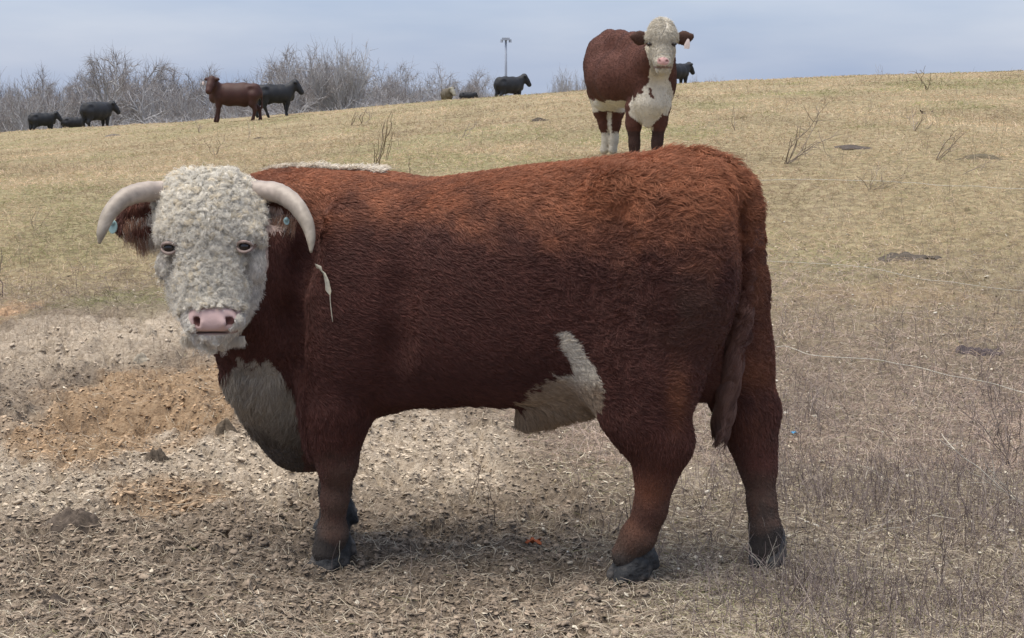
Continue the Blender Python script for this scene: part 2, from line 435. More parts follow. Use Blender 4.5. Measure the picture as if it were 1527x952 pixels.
def ground_material():
    m = bpy.data.materials.new('pasture_soil'); m.use_nodes = True
    t = m.node_tree; l = t.links.new; b = t.nodes['Principled BSDF']; b.inputs['Roughness'].default_value = .95; b.inputs['Specular IOR Level'].default_value = .12
    geo = t.nodes.new('ShaderNodeNewGeometry')
    def noise(sc, det=5, rough=.6, st=None):
        n = t.nodes.new('ShaderNodeTexNoise'); n.inputs['Scale'].default_value = sc; n.inputs['Detail'].default_value = det; n.inputs['Roughness'].default_value = rough
        if st:
            mpn = t.nodes.new('ShaderNodeMapping'); mpn.inputs['Scale'].default_value = st; l(geo.outputs['Position'], mpn.inputs[0]); l(mpn.outputs[0], n.inputs['Vector'])
        else: l(geo.outputs['Position'], n.inputs['Vector'])
        return n.outputs['Fac']
    def ramp(fac, stops):
        r = t.nodes.new('ShaderNodeValToRGB'); e = r.color_ramp.elements
        while len(e) < len(stops): e.new(.5)
        for k, (p, c) in enumerate(stops): e[k].position = p; e[k].color = (*c, 1)
        l(fac, r.inputs[0]); return r.outputs[0]
    def mixc(f, a, c, mode='MIX'):
        x = t.nodes.new('ShaderNodeMixRGB'); x.blend_type = mode
        if isinstance(f, float): x.inputs[0].default_value = f
        else: l(f, x.inputs[0])
        l(a, x.inputs[1]); l(c, x.inputs[2]); return x.outputs[0]
    A = t.nodes.new('ShaderNodeAttribute'); A.attribute_name = 'zone'; sa = t.nodes.new('ShaderNodeSeparateColor'); l(A.outputs['Color'], sa.inputs[0])
    Bn = t.nodes.new('ShaderNodeAttribute'); Bn.attribute_name = 'veg'; sb = t.nodes.new('ShaderNodeSeparateColor'); l(Bn.outputs['Color'], sb.inputs[0])
    fine = noise(46, 6, .7); mid = noise(9, 5, .65); big = noise(.8, 4, .6, (1, .45, 1))
    mud = ramp(fine, [(.30, (.13, .10, .074)), (.48, (.27, .213, .16)), (.70, (.42, .345, .265))])
    lgt = ramp(fine, [(.28, (.20, .155, .115)), (.44, (.46, .375, .285)), (.66, (.66, .56, .44))])
    snd = ramp(fine, [(.28, (.20, .13, .08)), (.5, (.40, .275, .17)), (.72, (.52, .39, .26))])
    dry = ramp(fine, [(.28, (.11, .085, .065)), (.48, (.23, .185, .14)), (.7, (.38, .31, .235))])
    far_ = ramp(big, [(.30, (.27, .22, .135)), (.5, (.37, .295, .18)), (.7, (.44, .355, .235))])
    farm = mixc(.55, far_, ramp(mid, [(.32, (.12, .10, .06)), (.52, (.33, .275, .16)), (.7, (.46, .39, .24))]))
    fg = mixc(sb.outputs[0], farm, ramp(mid, [(.35, (.13, .15, .055)), (.65, (.27, .27, .12))]))
    mh = t.nodes.new('ShaderNodeMath'); mh.operation = 'MULTIPLY'; mh.inputs[1].default_value = .5; l(sb.outputs[0], mh.inputs[0])
    fg = mixc(mh.outputs[0], farm, ramp(mid, [(.35, (.13, .15, .055)), (.65, (.27, .27, .12))]))
    c = mixc(sb.outputs[1], dry, fg)
    c = mixc(sa.outputs[0], c, mud); c = mixc(sa.outputs[1], c, lgt); c = mixc(sa.outputs[2], c, snd)
    c = mixc(.35, c, ramp(mid, [(.3, (.25, .25, .25)), (.6, (1, 1, 1))]), 'MULTIPLY')
    l(c, b.inputs['Base Color'])
    bn = t.nodes.new('ShaderNodeBump'); bn.inputs['Strength'].default_value = .9; bn.inputs['Distance'].default_value = .03; l(noise(38, 8, .72), bn.inputs['Height'])
    l(bn.outputs[0], b.inputs['Normal'])
    return m
gm = newmesh('ground', np.stack([Xg, Yg, Zg], -1).reshape(-1, 3), Fg, cols={'zone': zc, 'veg': gc}, mat=ground_material())
tag(gm, kind='structure')
lap('ground')
# ------------------------------------------------------------------ the bull
def sof(P): return (P - O_) @ S_
HR = np.array([1., .03, 0]); 
fld = Field(axis(-1.55, 1.0, .013, [(-1.42, -.66, .0065)]), axis(4.15, 5.95, .014, [(4.66, 5.05, .0065)]), axis(-.08, 1.48, .013, [(.72, 1.3, .0068)]))
# torso: stations along the spine, (pixel column, top row, bottom row, half width)
TOR = [(425, 330, 500, .08), (440, 295, 560, .16), (470, 272, 620, .24), (510, 262, 626, .29), (560, 264, 620, .315), (620, 266, 604, .335), (700, 256, 597, .35), (780, 245, 600, .35),
       (860, 240, 594, .33), (940, 232, 575, .295), (1000, 228, 560, .265), (1045, 233, 540, .23), (1078, 248, 520, .18), (1094, 275, 470, .12), (1104, 330, 400, .04)]
tS = np.array([sof(B(p[0], 430)) for p in TOR]); tT = np.array([B(p[0], p[1] + 5)[2] for p in TOR]); tB = np.array([B(p[0], p[2])[2] for p in TOR]); tW = np.array([p[3] for p in TOR])
def torso(X, Y, Z):
    s = (X - O_[0]) * S_[0] + (Y - O_[1]) * S_[1]; t = (X - O_[0]) * T_[0] + (Y - O_[1]) * T_[1]
    top, bot, hw = np.interp(s, tS, tT), np.interp(s, tS, tB), np.interp(s, tS, tW)
    zc = bot + (top - bot) * .46
    hz = np.where(Z > zc, top - zc, zc - bot); hh = np.maximum(hz, .02); hw = np.maximum(hw, .02)
    a = np.abs(t) / hw; b = np.abs(Z - zc) / hh
    n = 2.35
    rho = (a ** n + b ** n) ** (1 / n)
    d = (rho - 1) * np.minimum(hh, hw) * .9
    ends = np.maximum(tS[0] - s, s - tS[-1])
    return np.maximum(d, ends)
c0 = np.array([-1.2, 4.4, .3]); c1 = np.array([.95, 5.9, 1.46])
fld.add(torso, c0, c1, .02)
sq = dict(ax=T_)
# neck and dewlap
hp = lambda px, py, Y: H(px, py, Y)
fld.chain([B(560, 400, -.02), B(500, 400, .04), hp(440, 385, 5.26), hp(385, 370, 5.16), hp(330, 350, 5.06)], [.30, .28, .245, .205, .15], k=.10)
fld.chain([B(500, 480, .0), hp(430, 470, 5.25), hp(374, 455, 5.14), hp(342, 445, 5.06)], [.28, .22, .15, .11], k=.08)
fld.chain([hp(358, 505, 5.10), hp(384, 560, 5.17), B(422, 610, .0), B(449, 646, -.01), B(485, 655, -.01)], [.075, .098, .120, .118, .10], k=.07, sq=.72, **sq)
fld.chain([hp(395, 500, 5.2), B(430, 570, .02), B(480, 620, .02)], [.13, .15, .12], k=.08)
fld.chain([B(470, 292, -.02), hp(420, 294, 5.32), hp(375, 296, 5.24)], [.055, .05, .04], k=.10)
# shoulder, forearm
fld.ell(B(528, 440, .20), (.20, .13, .30), M_, k=.08)
fld.ell(B(488, 505, .22), (.13, .10, .15), M_, k=.08)
fld.chain([B(515, 530, .20), B(502, 612, .215), B(498, 655, .215), B(503, 690, .215)], [.13, .098, .074, .062], k=.07)
fld.ell(B(504, 694, .215), (.062, .062, .062), M_, k=.03)
fld.chain([B(503, 690, .215), B(499, 745, .21), B(496, 790, .20)], [.053, .043, .042], k=.03)
fld.ell(B(496, 796, .20), (.056, .054, .044), M_, k=.03)
fld.chain([B(496, 800, .20), B(489, 820, .20)], [.050, .055], k=.02)
# far front leg
ff = -.20
fld.chain([B(526, 520, ff), B(514, 600, ff), B(508, 645, ff), B(504, 680, ff), B(500, 730, ff), B(496, 783, ff)], [.13, .095, .072, .058, .048, .050], k=.06)
fld.chain([B(496, 786, ff), B(493, 806, ff)], [.052, .054], k=.03)
# hind quarters: hams, thighs, hocks, cannons
fld.ell(B(1000, 408, .135), (.215, .155, .32), M_, k=.05)
fld.chain([B(985, 440, .15), B(972, 560, .19), B(962, 615, .215)], [.185, .145, .120], k=.06, sq=.80, **sq)
fld.chain([B(940, 480, .14), B(938, 560, .18), B(945, 600, .2)], [.15, .10, .085], k=.08, sq=.8, **sq)
fld.chain([B(962, 615, .215), B(975, 650, .215), B(984, 672, .215)], [.112, .090, .074], k=.05, sq=.72, **sq)
fld.ell(B(1007, 655, .215), (.052, .036, .058), M_, k=.035)
fld.chain([B(987, 672, .205), B(977, 715, .20), B(970, 760, .195), B(958, 795, .19)], [.068, .050, .042, .043], k=.05, sq=.85, **sq)
fld.ell(B(951, 800, .19), (.048, .046, .050), M_, k=.04)
fld.chain([B(948, 804, .19), B(934, 828, .19)], [.047, .048], k=.03)
fb = -.17
fld.ell(B(1050, 400, fb + .03), (.18, .15, .31), M_, k=.05)
fld.chain([B(1074, 440, fb), B(1090, 530, fb - .02), B(1102, 580, fb - .03)], [.15, .125, .105], k=.06)
fld.chain([B(1106, 340, fb), B(1112, 430, fb), B(1110, 540, fb)], [.056, .054, .066], k=.05)
fld.chain([B(1104, 580, -.19), B(1114, 625, -.17), B(1124, 665, -.16), B(1131, 700, -.15)], [.098, .084, .066, .055], k=.05)
fld.ell(B(1143, 612, -.18), (.038, .04, .050), M_, k=.05)
fld.chain([B(1131, 700, -.15), B(1136, 750, -.14), B(1140, 783, -.13)], [.052, .042, .043], k=.04)
fld.ell(B(1142, 790, -.13), (.050, .046, .048), M_, k=.04)
fld.chain([B(1142, 797, -.13), B(1141, 818, -.13)], [.050, .054], k=.02)
# between the hind legs
fld.ell(B(1050, 545, -.02), (.10, .10, .12), M_, k=.06)
# sheath and flank fold
fld.chain([B(905, 545, .08), B(860, 580, .04), B(822, 598, .01), B(800, 618, 0), B(784, 634, 0)], [.10, .080, .058, .036, .020], k=.07)
fld.chain([B(880, 500, .17), B(900, 555, .17)], [.09, .08], k=.08)
# tail
TAIL = [(1000, 244, -.01), (1045, 250, -.01), (1080, 263, -.01), (1103, 285, -.01), (1116, 315, -.01), (1120, 355, -.01), (1117, 400, 0), (1109, 450, .01), (1099, 500, .02), (1091, 545, .03), (1085, 590, .03)]
TP = np.array([B(*a) for a in TAIL])
fld.chain(TP, [.040, .048, .050, .048, .046, .042, .038, .034, .030, .027, .020], k=.012)
CR = [B(1066, 268, .05), B(1090, 292, .05), B(1101, 325, .06), B(1104, 370, .07), B(1100, 420, .07), B(1091, 470, .06)]
for i_ in range(5): fld.cone(CR[i_], .017, CR[i_ + 1], .017, .026, op='d')
# pin and hook bones, loin
fld.ell(B(925, 285, .20), (.06, .04, .05), M_, k=.10)
fld.ell(B(1060, 300, .10), (.06, .06, .06), M_, k=.10)
# head
FW = np.array([-.04, -1., .0])
HA = np.stack([unit(np.array([1., -.02, 0])), unit(np.array([0, -.88, .25])), unit(np.cross(unit(np.array([1., -.02, 0])), unit(np.array([0, -.88, .25]))))])
fld.ell(hp(311, 340, 5.00), (.140, .125, .120), k=.03)
fld.cone(hp(287, 299, 5.03), .078, hp(332, 299, 5.03), .078, k=.05)
fld.chain([hp(310, 345, 4.97), hp(314, 420, 4.92), hp(317, 468, 4.865)], [.125, .094, .080], k=.05)
for sx in (-1, 1):
    q_ = .74 if sx < 0 else .95; fld.chain([hp(316 + sx * 34 * q_, 398, 5.02), hp(319 + sx * 28 * q_, 440, 4.98), hp(318 + sx * 17 * q_, 474, 4.92)], [.080, .060, .046], k=.05)
    fld.ell(hp(311 + sx * 56, 348, 4.915), (.034, .030, .016), k=.03)           # brow
    fld.ell(hp(311 + sx * 62, 395, 4.93), (.030, .04, .045), k=.04)            # cheek bone
fld.ell(hp(318, 478, 4.85), (.093, .075, .056), k=.04)
fld.ell(hp(317, 477, 4.792), (.076, .035, .040), k=.03)
fld.ell(hp(316, 500, 4.86), (.058, .060, .026), k=.025)
fld.ell(hp(316, 508, 4.89), (.055, .05, .026), k=.03)
def cutline(X, Y, Z):   # mouth slit
    p = hp(316, 495, 4.79)
    zz = p[2] - .10 * (X - p[0]) ** 2 / .1
    return np.maximum(np.abs(Z - zz) - .0035, np.maximum(np.abs(X - p[0]) - .088, Y - (p[1] + .03)))
fld.add(cutline, hp(316, 495, 4.79) - .1, hp(316, 495, 4.79) + .1, .010, op='d')
for sx in (-1, 1):
    e = hp(317 + sx * 23, 480, 4.757)
    fld.ell(e, (.0185, .026, .0125), np.array([[.6, 0, sx * .8], [0, 1, 0], [-sx * .8, 0, .6]]), k=.010, op='d'); fld.cone(e + np.array([sx * .012, 0, .004]), .006, e + np.array([sx * .016, .006, -.016]), .003, .008, op='d'); fld.ell(e + np.array([-sx * .016, .004, -.006]), (.010, .008, .013), k=.010)
EYES = [hp(254, 369, 4.872), hp(366, 367, 4.872)]
for e in EYES: fld.ell(e + np.array([0, -.012, 0]), (.028, .034, .024), k=.010, op='d')
# ears hang below the horns
EARL = [hp(243, 322, 5.03), hp(222, 326, 5.02), hp(200, 330, 5.0), hp(183, 340, 4.98)]
EARR = [hp(382, 325, 5.04), hp(402, 326, 5.03), hp(424, 325, 5.0), hp(441, 328, 4.97)]
for E in (EARL, EARR):
    fld.chain(E, [.038, .056, .054, .024], k=.012, sq=.40, ax=np.array([0., -.95, .3]))
    for a, b, r0, r1 in ((E[1], E[2], .030, .030), (E[2], E[2] * .4 + E[3] * .6, .030, .016)):
        o = np.array([0, -.028, .002]); fld.cone(a + o, r0, b + o, r1, .012, sq=.6, ax=np.array([0, -.95, .3]), op='d')
# folds and muscle relief
for pts_, rr_, kk_ in (([B(600, 330, .36), B(592, 430, .385), B(580, 520, .37), B(575, 590, .33)], [.02, .03, .034, .03], .07),
                       ([B(470, 300, .26), B(452, 400, .345), B(440, 480, .34), B(448, 545, .30)], [.02, .03, .035, .02], .08),
                       ([B(885, 440, .38), B(893, 500, .36), B(903, 550, .33)], [.016, .028, .028], .07),
                       ([B(560, 600, .30), B(600, 590, .34), B(650, 598, .30)], [.02, .022, .015], .05),
                       ([B(985, 600, .35), B(1000, 640, .315)], [.012, .014], .04)):
    for i_ in range(len(pts_) - 1): fld.cone(pts_[i_] - T_ * .016, rr_[i_], pts_[i_ + 1] - T_ * .016, rr_[i_ + 1], kk_, op='d')
fld.ell(B(930, 520, .235), (.09, .075, .14), M_, k=.08); fld.ell(B(520, 470, .265), (.12, .10, .20), M_, k=.08); fld.ell(B(1010, 400, .20), (.16, .12, .24), M_, k=.08)

BV, BF = fld.mesh()
BF = BF[:, ::1]
BN = vnormals(BV, BF)
if ((BV - BV.mean(0)) * BN).sum(1).mean() < 0: BF = BF[:, ::-1]; BN = -BN
lap('bull surface %d' % len(BV))
def bcoord(P):
    """pixel-like coordinates of the photo's side view, from the position along the bull: (col, row, t)"""
    Q = P - O_; s = Q @ S_; t = Q @ T_
    d = P - np.array([0, 0, CAMZ]); c_, s_ = math.cos(PITCH), math.sin(PITCH)
    f = d[:, 1] * c_ - d[:, 2] * s_; u = d[:, 1] * s_ + d[:, 2] * c_
    return CX + FPX * d[:, 0] / f, CY - FPX * u / f, s, t
def inpoly(x, y, P):
    P = np.asarray(P, float); r = np.zeros(len(x), bool); j = len(P) - 1
    for i in range(len(P)):
        a, b = P[i], P[j]
        r ^= ((a[1] > y) != (b[1] > y)) & (x < (b[0] - a[0]) * (y - a[1]) / (b[1] - a[1] + 1e-9) + a[0]); j = i
    return r
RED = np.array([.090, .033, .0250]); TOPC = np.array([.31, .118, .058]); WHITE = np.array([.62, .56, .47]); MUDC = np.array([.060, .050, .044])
EARTH = np.array([.12, .085, .062])
def coat(P, N):
    """coat colour and masks by place on the animal"""
    x, y, s, t = bcoord(P)
    nz = fbm(P[:, 0] * 9, P[:, 1] * 9, P[:, 2] * 9, o=3, seed=4); nz2 = fbm(P[:, 0] * 30, P[:, 1] * 30, P[:, 2] * 30, o=2, seed=14)
    z = P[:, 2]
    k = sstep(1.02, 1.36, z + .10 * nz + .04 * nz2 + .07 * (s + .2))[:, None]  # paler back put in the colour: sun-bleached hair and the lit top
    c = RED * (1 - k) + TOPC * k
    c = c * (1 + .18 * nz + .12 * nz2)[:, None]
    head = (y < 530) & (P[:, 1] < 5.055) & (x < 404) & (z > .70)
    jx, jy = x + 12 * nz + 8 * nz2, y + 14 * nz + 9 * nz2
    # belly patch
    nearside = t > -.12
    belly = inpoly(jx, jy, [(826, 492), (846, 492), (862, 516), (880, 540), (893, 572), (896, 620), (790, 660), (768, 640), (760, 612), (782, 594), (790, 564), (816, 548), (846, 550), (834, 518)]) & nearside & (s > -.1)
    hole = inpoly(jx, jy, [(788, 578), (800, 570), (806, 584), (790, 592)])
    belly &= ~hole
    brisket = inpoly(jx, jy, [(322, 560), (345, 545), (362, 535), (378, 552), (398, 534), (420, 556), (440, 588), (446, 640), (455, 700), (470, 740), (300, 740)]) & (s < -.5)
    brisket |= (np.abs(t) < .12) & (s < -.5) & (z < .62) & (z > .42) & (x < 470)
    crest = (x > 388 - 5 * nz) & (x < 566 + 18 * nz2) & (N[:, 2] > .86 - .1 * nz) & (nz2 > -.35) & (s < -.2) & (t < .02 + .03 * nz2) & (t > -.16) & (P[:, 1] > 5.12) & (z > 1.15)
    face = head & inpoly(x, y, [(222, 235), (400, 235), (400, 395), (391, 440), (370, 482), (340, 519), (300, 522), (262, 500), (236, 440), (220, 385)])
    # brown round the ears and along the throat
    ear = (face & (((x < 236 + 4 * nz2) & (y > 300) & (y < 400)) | ((x > 396) & (y > 300) & (y < 400)))) | ((P[:, 1] < 5.12) & (x < 470) & (x > 396) & (y > 305) & (y < 345) & (P[:, 1] < 5.06))
    throat = head & (P[:, 1] > 5.05)
    w = belly | brisket | crest | (face & ~ear & ~throat)
    cw = WHITE * (1 + .10 * nz + .08 * nz2)[:, None]
    dirty = sstep(590, 672, y + 22 * nz + 10 * nz2)[:, None] * brisket[:, None]
    gl = (sstep(402, 372, x + 8 * nz) * brisket * (.22 + .4 * nz2))[:, None]; cw = cw * (1 - gl) + np.array([.20, .18, .165]) * gl
    cw = cw * (1 - .92 * dirty) + EARTH * .75 * .92 * dirty
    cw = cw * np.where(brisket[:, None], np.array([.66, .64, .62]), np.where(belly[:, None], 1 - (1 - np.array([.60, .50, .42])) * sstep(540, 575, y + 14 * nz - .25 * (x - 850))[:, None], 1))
    c = np.where(w[:, None], cw, c)
    earw = ear & (x > 390) & (y > 308) & (x < 420)
    c = np.where(earw[:, None], np.array([.55, .42, .36]), c)
    # orange spots, the last painting light on the far thigh; dirty lower legs
    for (cx_, cy_, rx_, ry_) in ((965, 765, 40, 50), (1120, 575, 45, 60), (1008, 590, 16, 45), (1136, 430, 20, 110)):
        og = (np.exp(-((x - cx_) / rx_) ** 2 - ((y - cy_) / ry_) ** 2) * np.clip(.75 + nz, 0, 1))[:, None]; c = c * (1 - og) + np.array([.21, .080, .042]) * og
    m = (1 - .75 * np.exp(-((x - 965) / 40) ** 2 - ((y - 760) / 45) ** 2))[:, None] * sstep(.42, .12, z + .12 * nz + .05 * nz2)[:, None] * (~brisket)[:, None]
    c = c * (1 - .62 * m) + EARTH * .62 * m
    m2 = sstep(.15, .04, z - .04 * (s > .8) + .09 * nz + .04 * nz2)[:, None]
    c = c * (1 - m2) + MUDC * m2
    # muddy hip, faint
    mh = (np.exp(-((x - 1010) / 80) ** 2 - ((y - 460) / 60) ** 2) * .35 * np.clip(.6 + nz * 1.5, 0, 1))[:, None]
    c = c * (1 - mh) + EARTH * mh
    # bare pink skin: nose, lips, round the eyes
    q = hp(317, 478, 4.78); zr = (z - q[2]) / .030
    nose = face & (np.abs((zr - .08) / 1.36) ** 3 + np.abs((P[:, 0] - q[0]) / (.072 + .012 * np.clip(zr, -1, 1))) ** 3 < 1 + .25 * nz + .15 * nz2) & (P[:, 1] < 4.86)
    chin = face & (np.abs(z - hp(316, 495, 4.79)[2] + .3 * (P[:, 0] - hp(316, 489, 4.79)[0]) ** 2) < .010) & (np.abs(P[:, 0] - hp(316, 489, 4.79)[0]) < .075) & (P[:, 1] < 4.88)
    eye = np.zeros(len(P), bool)
    for q in EYES: eye |= ((P[:, 0] - q[0]) / .029) ** 2 + ((z - q[2]) / .024) ** 2 < 1
    eye &= face
    c = np.where((face & (chin | eye))[:, None], np.array([.42, .31, .27]), c)
    c = np.where(nose[:, None], np.array([.62, .44, .41]) * (1 - .25 * np.clip(nz2, 0, 1))[:, None], c)
    for sx in (-1, 1):
        q = hp(317 + sx * 23, 480, 4.757)
        nh = ((P[:, 0] - q[0]) / .018) ** 2 + ((z - q[2]) / .016) ** 2 < 1
        c = np.where((nh & face & (P[:, 1] > q[1] + .007))[:, None], np.array([.10, .04, .035]), c)
    return np.clip(c, 0, 1), dict(face=face & ~ear & ~throat, bare=nose | chin | eye, ear=ear, w=w, crest=crest, brisket=brisket, belly=belly, x=x, y=y, s=s, t=t)
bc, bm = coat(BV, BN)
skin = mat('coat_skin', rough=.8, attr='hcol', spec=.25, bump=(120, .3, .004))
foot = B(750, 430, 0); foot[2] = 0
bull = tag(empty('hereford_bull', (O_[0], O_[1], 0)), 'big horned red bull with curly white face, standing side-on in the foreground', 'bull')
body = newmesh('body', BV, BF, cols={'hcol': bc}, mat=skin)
adopt(bull, body)
# ---- fur, horns, hooves and the rest of the bull
furm = mat('coat_hair', rough=.62, attr='hcol', spec=.30)
whitem = mat('curly_hair', rough=.8, attr='hcol', spec=.12)
def clumped(root, cs, seed):
    q = root / cs + .6 * np.stack([vn(root[:, 0] / cs, root[:, 1] / cs, root[:, 2] / cs, seed + i) for i in range(3)], 1)
    ij = np.floor(q).astype(np.int64); key = (ij[:, 0] * 73856093) ^ (ij[:, 1] * 19349663) ^ (ij[:, 2] * 83492791)
    _, inv = np.unique(key, return_inverse=True); cnt = np.bincount(inv)
    C = np.stack([np.bincount(inv, root[:, i]) / cnt for i in range(3)], 1)[inv]
    return C, inv
def nvec(P, sc, seed): return np.stack([fbm(P[:, 0] / sc, P[:, 1] / sc, P[:, 2] / sc, o=2, seed=seed + 31 * i) for i in range(3)], 1)
def fur(name, V, F, N, n, K, dens, flow, length, lift, wave, clump, cs, width, colfn, parent, mt, seed=0):
    P, Nn = sample(V, F, N, n, dens)
    D = flow(P, Nn); D = D - Nn * (D * Nn).sum(1, keepdims=True); D = unit(D)
    Ln = length(P, Nn) * (.7 + .6 * R.rand(n)); lf = lift(P, Nn) * (.7 + .6 * R.rand(n))
    side = np.cross(Nn, D); ph = 9 * vn(P[:, 0] / .035, P[:, 1] / .035, P[:, 2] / .035, seed + 3); am = wave(P, Nn)
    C, inv = clumped(P, cs, seed)
    rnd = R.randn(n, 3) * .10
    pts = np.zeros((n, K, 3))
    for k in range(K):
        u = k / (K - 1)
        dn = lf * (u - .45 * u * u)                                # rises, then lies down
        p = P + Nn * (Ln * dn)[:, None] + D * (Ln * (u * .35 + .65 * u * u))[:, None] + rnd * (Ln * u)[:, None]
        p = p + side * (am * u * np.sin(ph + u * 5.5))[:, None] + Nn * (am * .5 * u * np.cos(ph + u * 5.5))[:, None]
        p = p + (C - P) * (clump * u)
        pts[:, k] = p
    pts[:, 0] -= Nn * .002
    base = colfn(P, Nn)
    cv = (.82 + .36 * R.rand(int(inv.max()) + 1))[inv] * (.82 + .36 * R.rand(n))
    col = np.clip(base * cv[:, None], 0, 1)
    rad = width * np.array([1.0] * (K - 2) + [.75, .25])[None] * (.7 + .6 * R.rand(n))[:, None]
    o = curves(name, pts, rad, col, mt); adopt(parent, o)
    return o
def masks(P, N): return coat(P, N)
def bdens(P, N):
    c, m = coat(P, N)
    d = np.ones(len(P)); d[(m['face'] & (P[:, 1] < 5.06)) | m['bare']] = 0
    d *= .30 + .70 * sstep(-.25, .15, (N @ T_) + .6 * N[:, 2] + .25 * np.abs(N @ S_))
    d[P[:, 2] < .085] = .3; x_, y_, s__, t__ = bcoord(P); d *= 1 - .8 * ((np.abs(x_ - np.interp(y_, [262, 292, 325, 370, 420, 470], [1064, 1088, 1099, 1103, 1099, 1090])) < 7) & (y_ > 262) & (y_ < 475) & (t__ > -.1))
    return d
def bflow(P, N):
    x, y, s, t = bcoord(P); z = P[:, 2]
    leg = sstep(.60, .45, z)
    D = S_[None] * (.95 * (1 - leg) + .05)[:, None] + np.array([0, 0, -1.])[None] * (.50 + .6 * leg + .5 * sstep(.6, .9, s))[:, None]
    rump = sstep(.05, .5, s) * sstep(.55, .8, z)
    br = sstep(-.55, -.75, s)[:, None]
    D = D * (1 - br) + br * (np.array([0, 0, -1.]) - .3 * S_)
    return D + nvec(P, .08, 5) * (.40 + 1.1 * rump)[:, None] + nvec(P, .02, 9) * (.45 + .7 * rump)[:, None]
def blen(P, N):
    x, y, s, t = bcoord(P); z = P[:, 2]
    l = .017 + .014 * sstep(1.1, 1.35, z) * sstep(-.1, .6, s) - .012 * sstep(.5, .3, z)
    l = l + .022 * ((s < -.6) & (z < .62) & (z > .35)) + .018 * ((np.abs(s - .1) < .35) & (z < .62) & (z > .45) & (np.abs(t) < .12))
    l = l + .02 * sstep(.86, .98, s) * (z > .9) * (t > -.12)
    return l
def blift(P, N):
    x, y, s, t = bcoord(P)
    return .42 + .55 * sstep(1.15, 1.36, P[:, 2]) * sstep(-.3, .6, s) + .30 * sstep(.86, .98, s)
def bwave(P, N):
    x, y, s, t = bcoord(P)
    return .0012 + .004 * ((s < -.6) & (P[:, 2] < .75)) + .0050 * sstep(-.1, .55, s) * sstep(.45, .8, P[:, 2]) + .002 * sstep(.6, .3, P[:, 2]) * 0
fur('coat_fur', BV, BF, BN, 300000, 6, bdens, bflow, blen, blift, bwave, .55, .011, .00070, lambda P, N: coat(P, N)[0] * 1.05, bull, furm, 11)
lap('body fur')
# crest: tufts of longer white hair
def cdens(P, N): return coat(P, N)[1]['crest'].astype(float) + 1e-9
fur('crest_hair', BV, BF, BN, 12000, 6, cdens, lambda P, N: S_[None] * .6 + R.randn(len(P), 3) * .9 + nvec(P, .02, 3), lambda P, N: .020 + .012 * vn(P[:, 0] / .03, P[:, 1] / .03, seed=4), lambda P, N: np.full(len(P), .95), lambda P, N: np.full(len(P), .004), .45, .012, .0010, lambda P, N: np.tile(WHITE * 1.15, (len(P), 1)), bull, whitem, 21)
# tail: long hair, and the switch at its end
n = 15000; u = R.rand(n) ** .75; tt = np.clip(.35 + .65 * u, 0, 1) * (len(TP) - 1); i = np.minimum(tt.astype(int), len(TP) - 2); fr = (tt - i)[:, None]
P0 = TP[i] * (1 - fr) + TP[i + 1] * fr; ang = R.rand(n) * 2 * math.pi
off = np.stack([np.cos(ang), np.sin(ang), 0 * ang], 1) * (.032 - .006 * u)[:, None]
P0 = P0 + off; K = 8; Ld = .05 + .13 * u ** 3; pts = np.zeros((n, K, 3)); CW = nvec(P0, .05, 71)
twist = 4 * vn(P0[:, 0] / .03, P0[:, 1] / .03, P0[:, 2] / .08, 66)
for k in range(K):
    q = k / (K - 1)
    pts[:, k] = P0 + np.array([-.10, 0, -1.]) * (Ld * q)[:, None] + off * (.25 * math.sin(q * 3.1)) - off * (.75 * q * q * u[:, None] ** 2) + CW * (.03 * q) + .013 * q * np.stack([np.sin(twist + q * 8), np.cos(twist + q * 8), 0 * twist], 1)
tc_ = np.array([.17, .070, .048]) * (.7 + .6 * R.rand(n, 1)) * (1 - .3 * u[:, None])
tc_ = tc_ * (1 - .35 * u[:, None]) + np.array([.13, .10, .085]) * .35 * u[:, None]
adopt(bull, curves('tail_hair', pts, .0009 * np.linspace(1, .4, K)[None], tc_, furm))
# curly locks of the face
def lockfield():
    n0 = 60000
    P, Nn = sample(BV, BF, BN, n0, lambda P, N: (coat(P, N)[1]['face'] & ~coat(P, N)[1]['bare'] & (P[:, 1] < 5.12) & (N[:, 1] < .55)).astype(float) + 1e-12)
    keep = []; grid = {}
    x, y, s, t = bcoord(P)
    r0 = .0090
    for a in range(n0):
        top = y[a] < 350
        # locks are tight on the forehead, smoother beside the nose
        r = r0 if top else r0 * .95
        c = tuple(np.floor(P[a] / .012).astype(int)); ok = True
        for dx in (-1, 0, 1):
            for dy in (-1, 0, 1):
                for dz in (-1, 0, 1):
                    for b in grid.get((c[0] + dx, c[1] + dy, c[2] + dz), ()):
                        if ((P[a] - P[b]) ** 2).sum() < r * r: ok = False
        if ok: keep.append(a); grid.setdefault(c, []).append(a)
    return P[keep], Nn[keep]
LP, LN = lockfield(); lap('locks %d' % len(LP))
lx, ly, ls, lt = bcoord(LP)
sm_ = np.maximum(sstep(38, 50, np.abs(lx - 312)) * sstep(352, 372, ly) * sstep(430, 405, ly), sstep(452, 466, ly) * sstep(60, 45, np.abs(lx - 316)))
kp = (R.rand(len(LP)) > sm_ * .93) & ((lx < 378 - .25 * (ly - 380)) | (ly < 380)) & (lx < 392) & (lx > np.interp(ly, [380, 420, 450, 480, 510], [226, 240, 250, 264, 280])); LP, LN, lx, ly = LP[kp], LN[kp], lx[kp], ly[kp]
m = len(LP); S = 64; K = 9
down = np.array([0, -.15, -1.]); out = np.stack([np.sign(lx - 312) * sstep(0, 60, np.abs(lx - 312)), 0 * lx, 0 * lx], 1)
D = down * (sstep(300, 420, ly)[:, None] * .9 + .25) + out * .8 + R.randn(m, 3) * .55
D = unit(D - LN * (D * LN).sum(1, keepdims=True)); W = np.cross(LN, D)
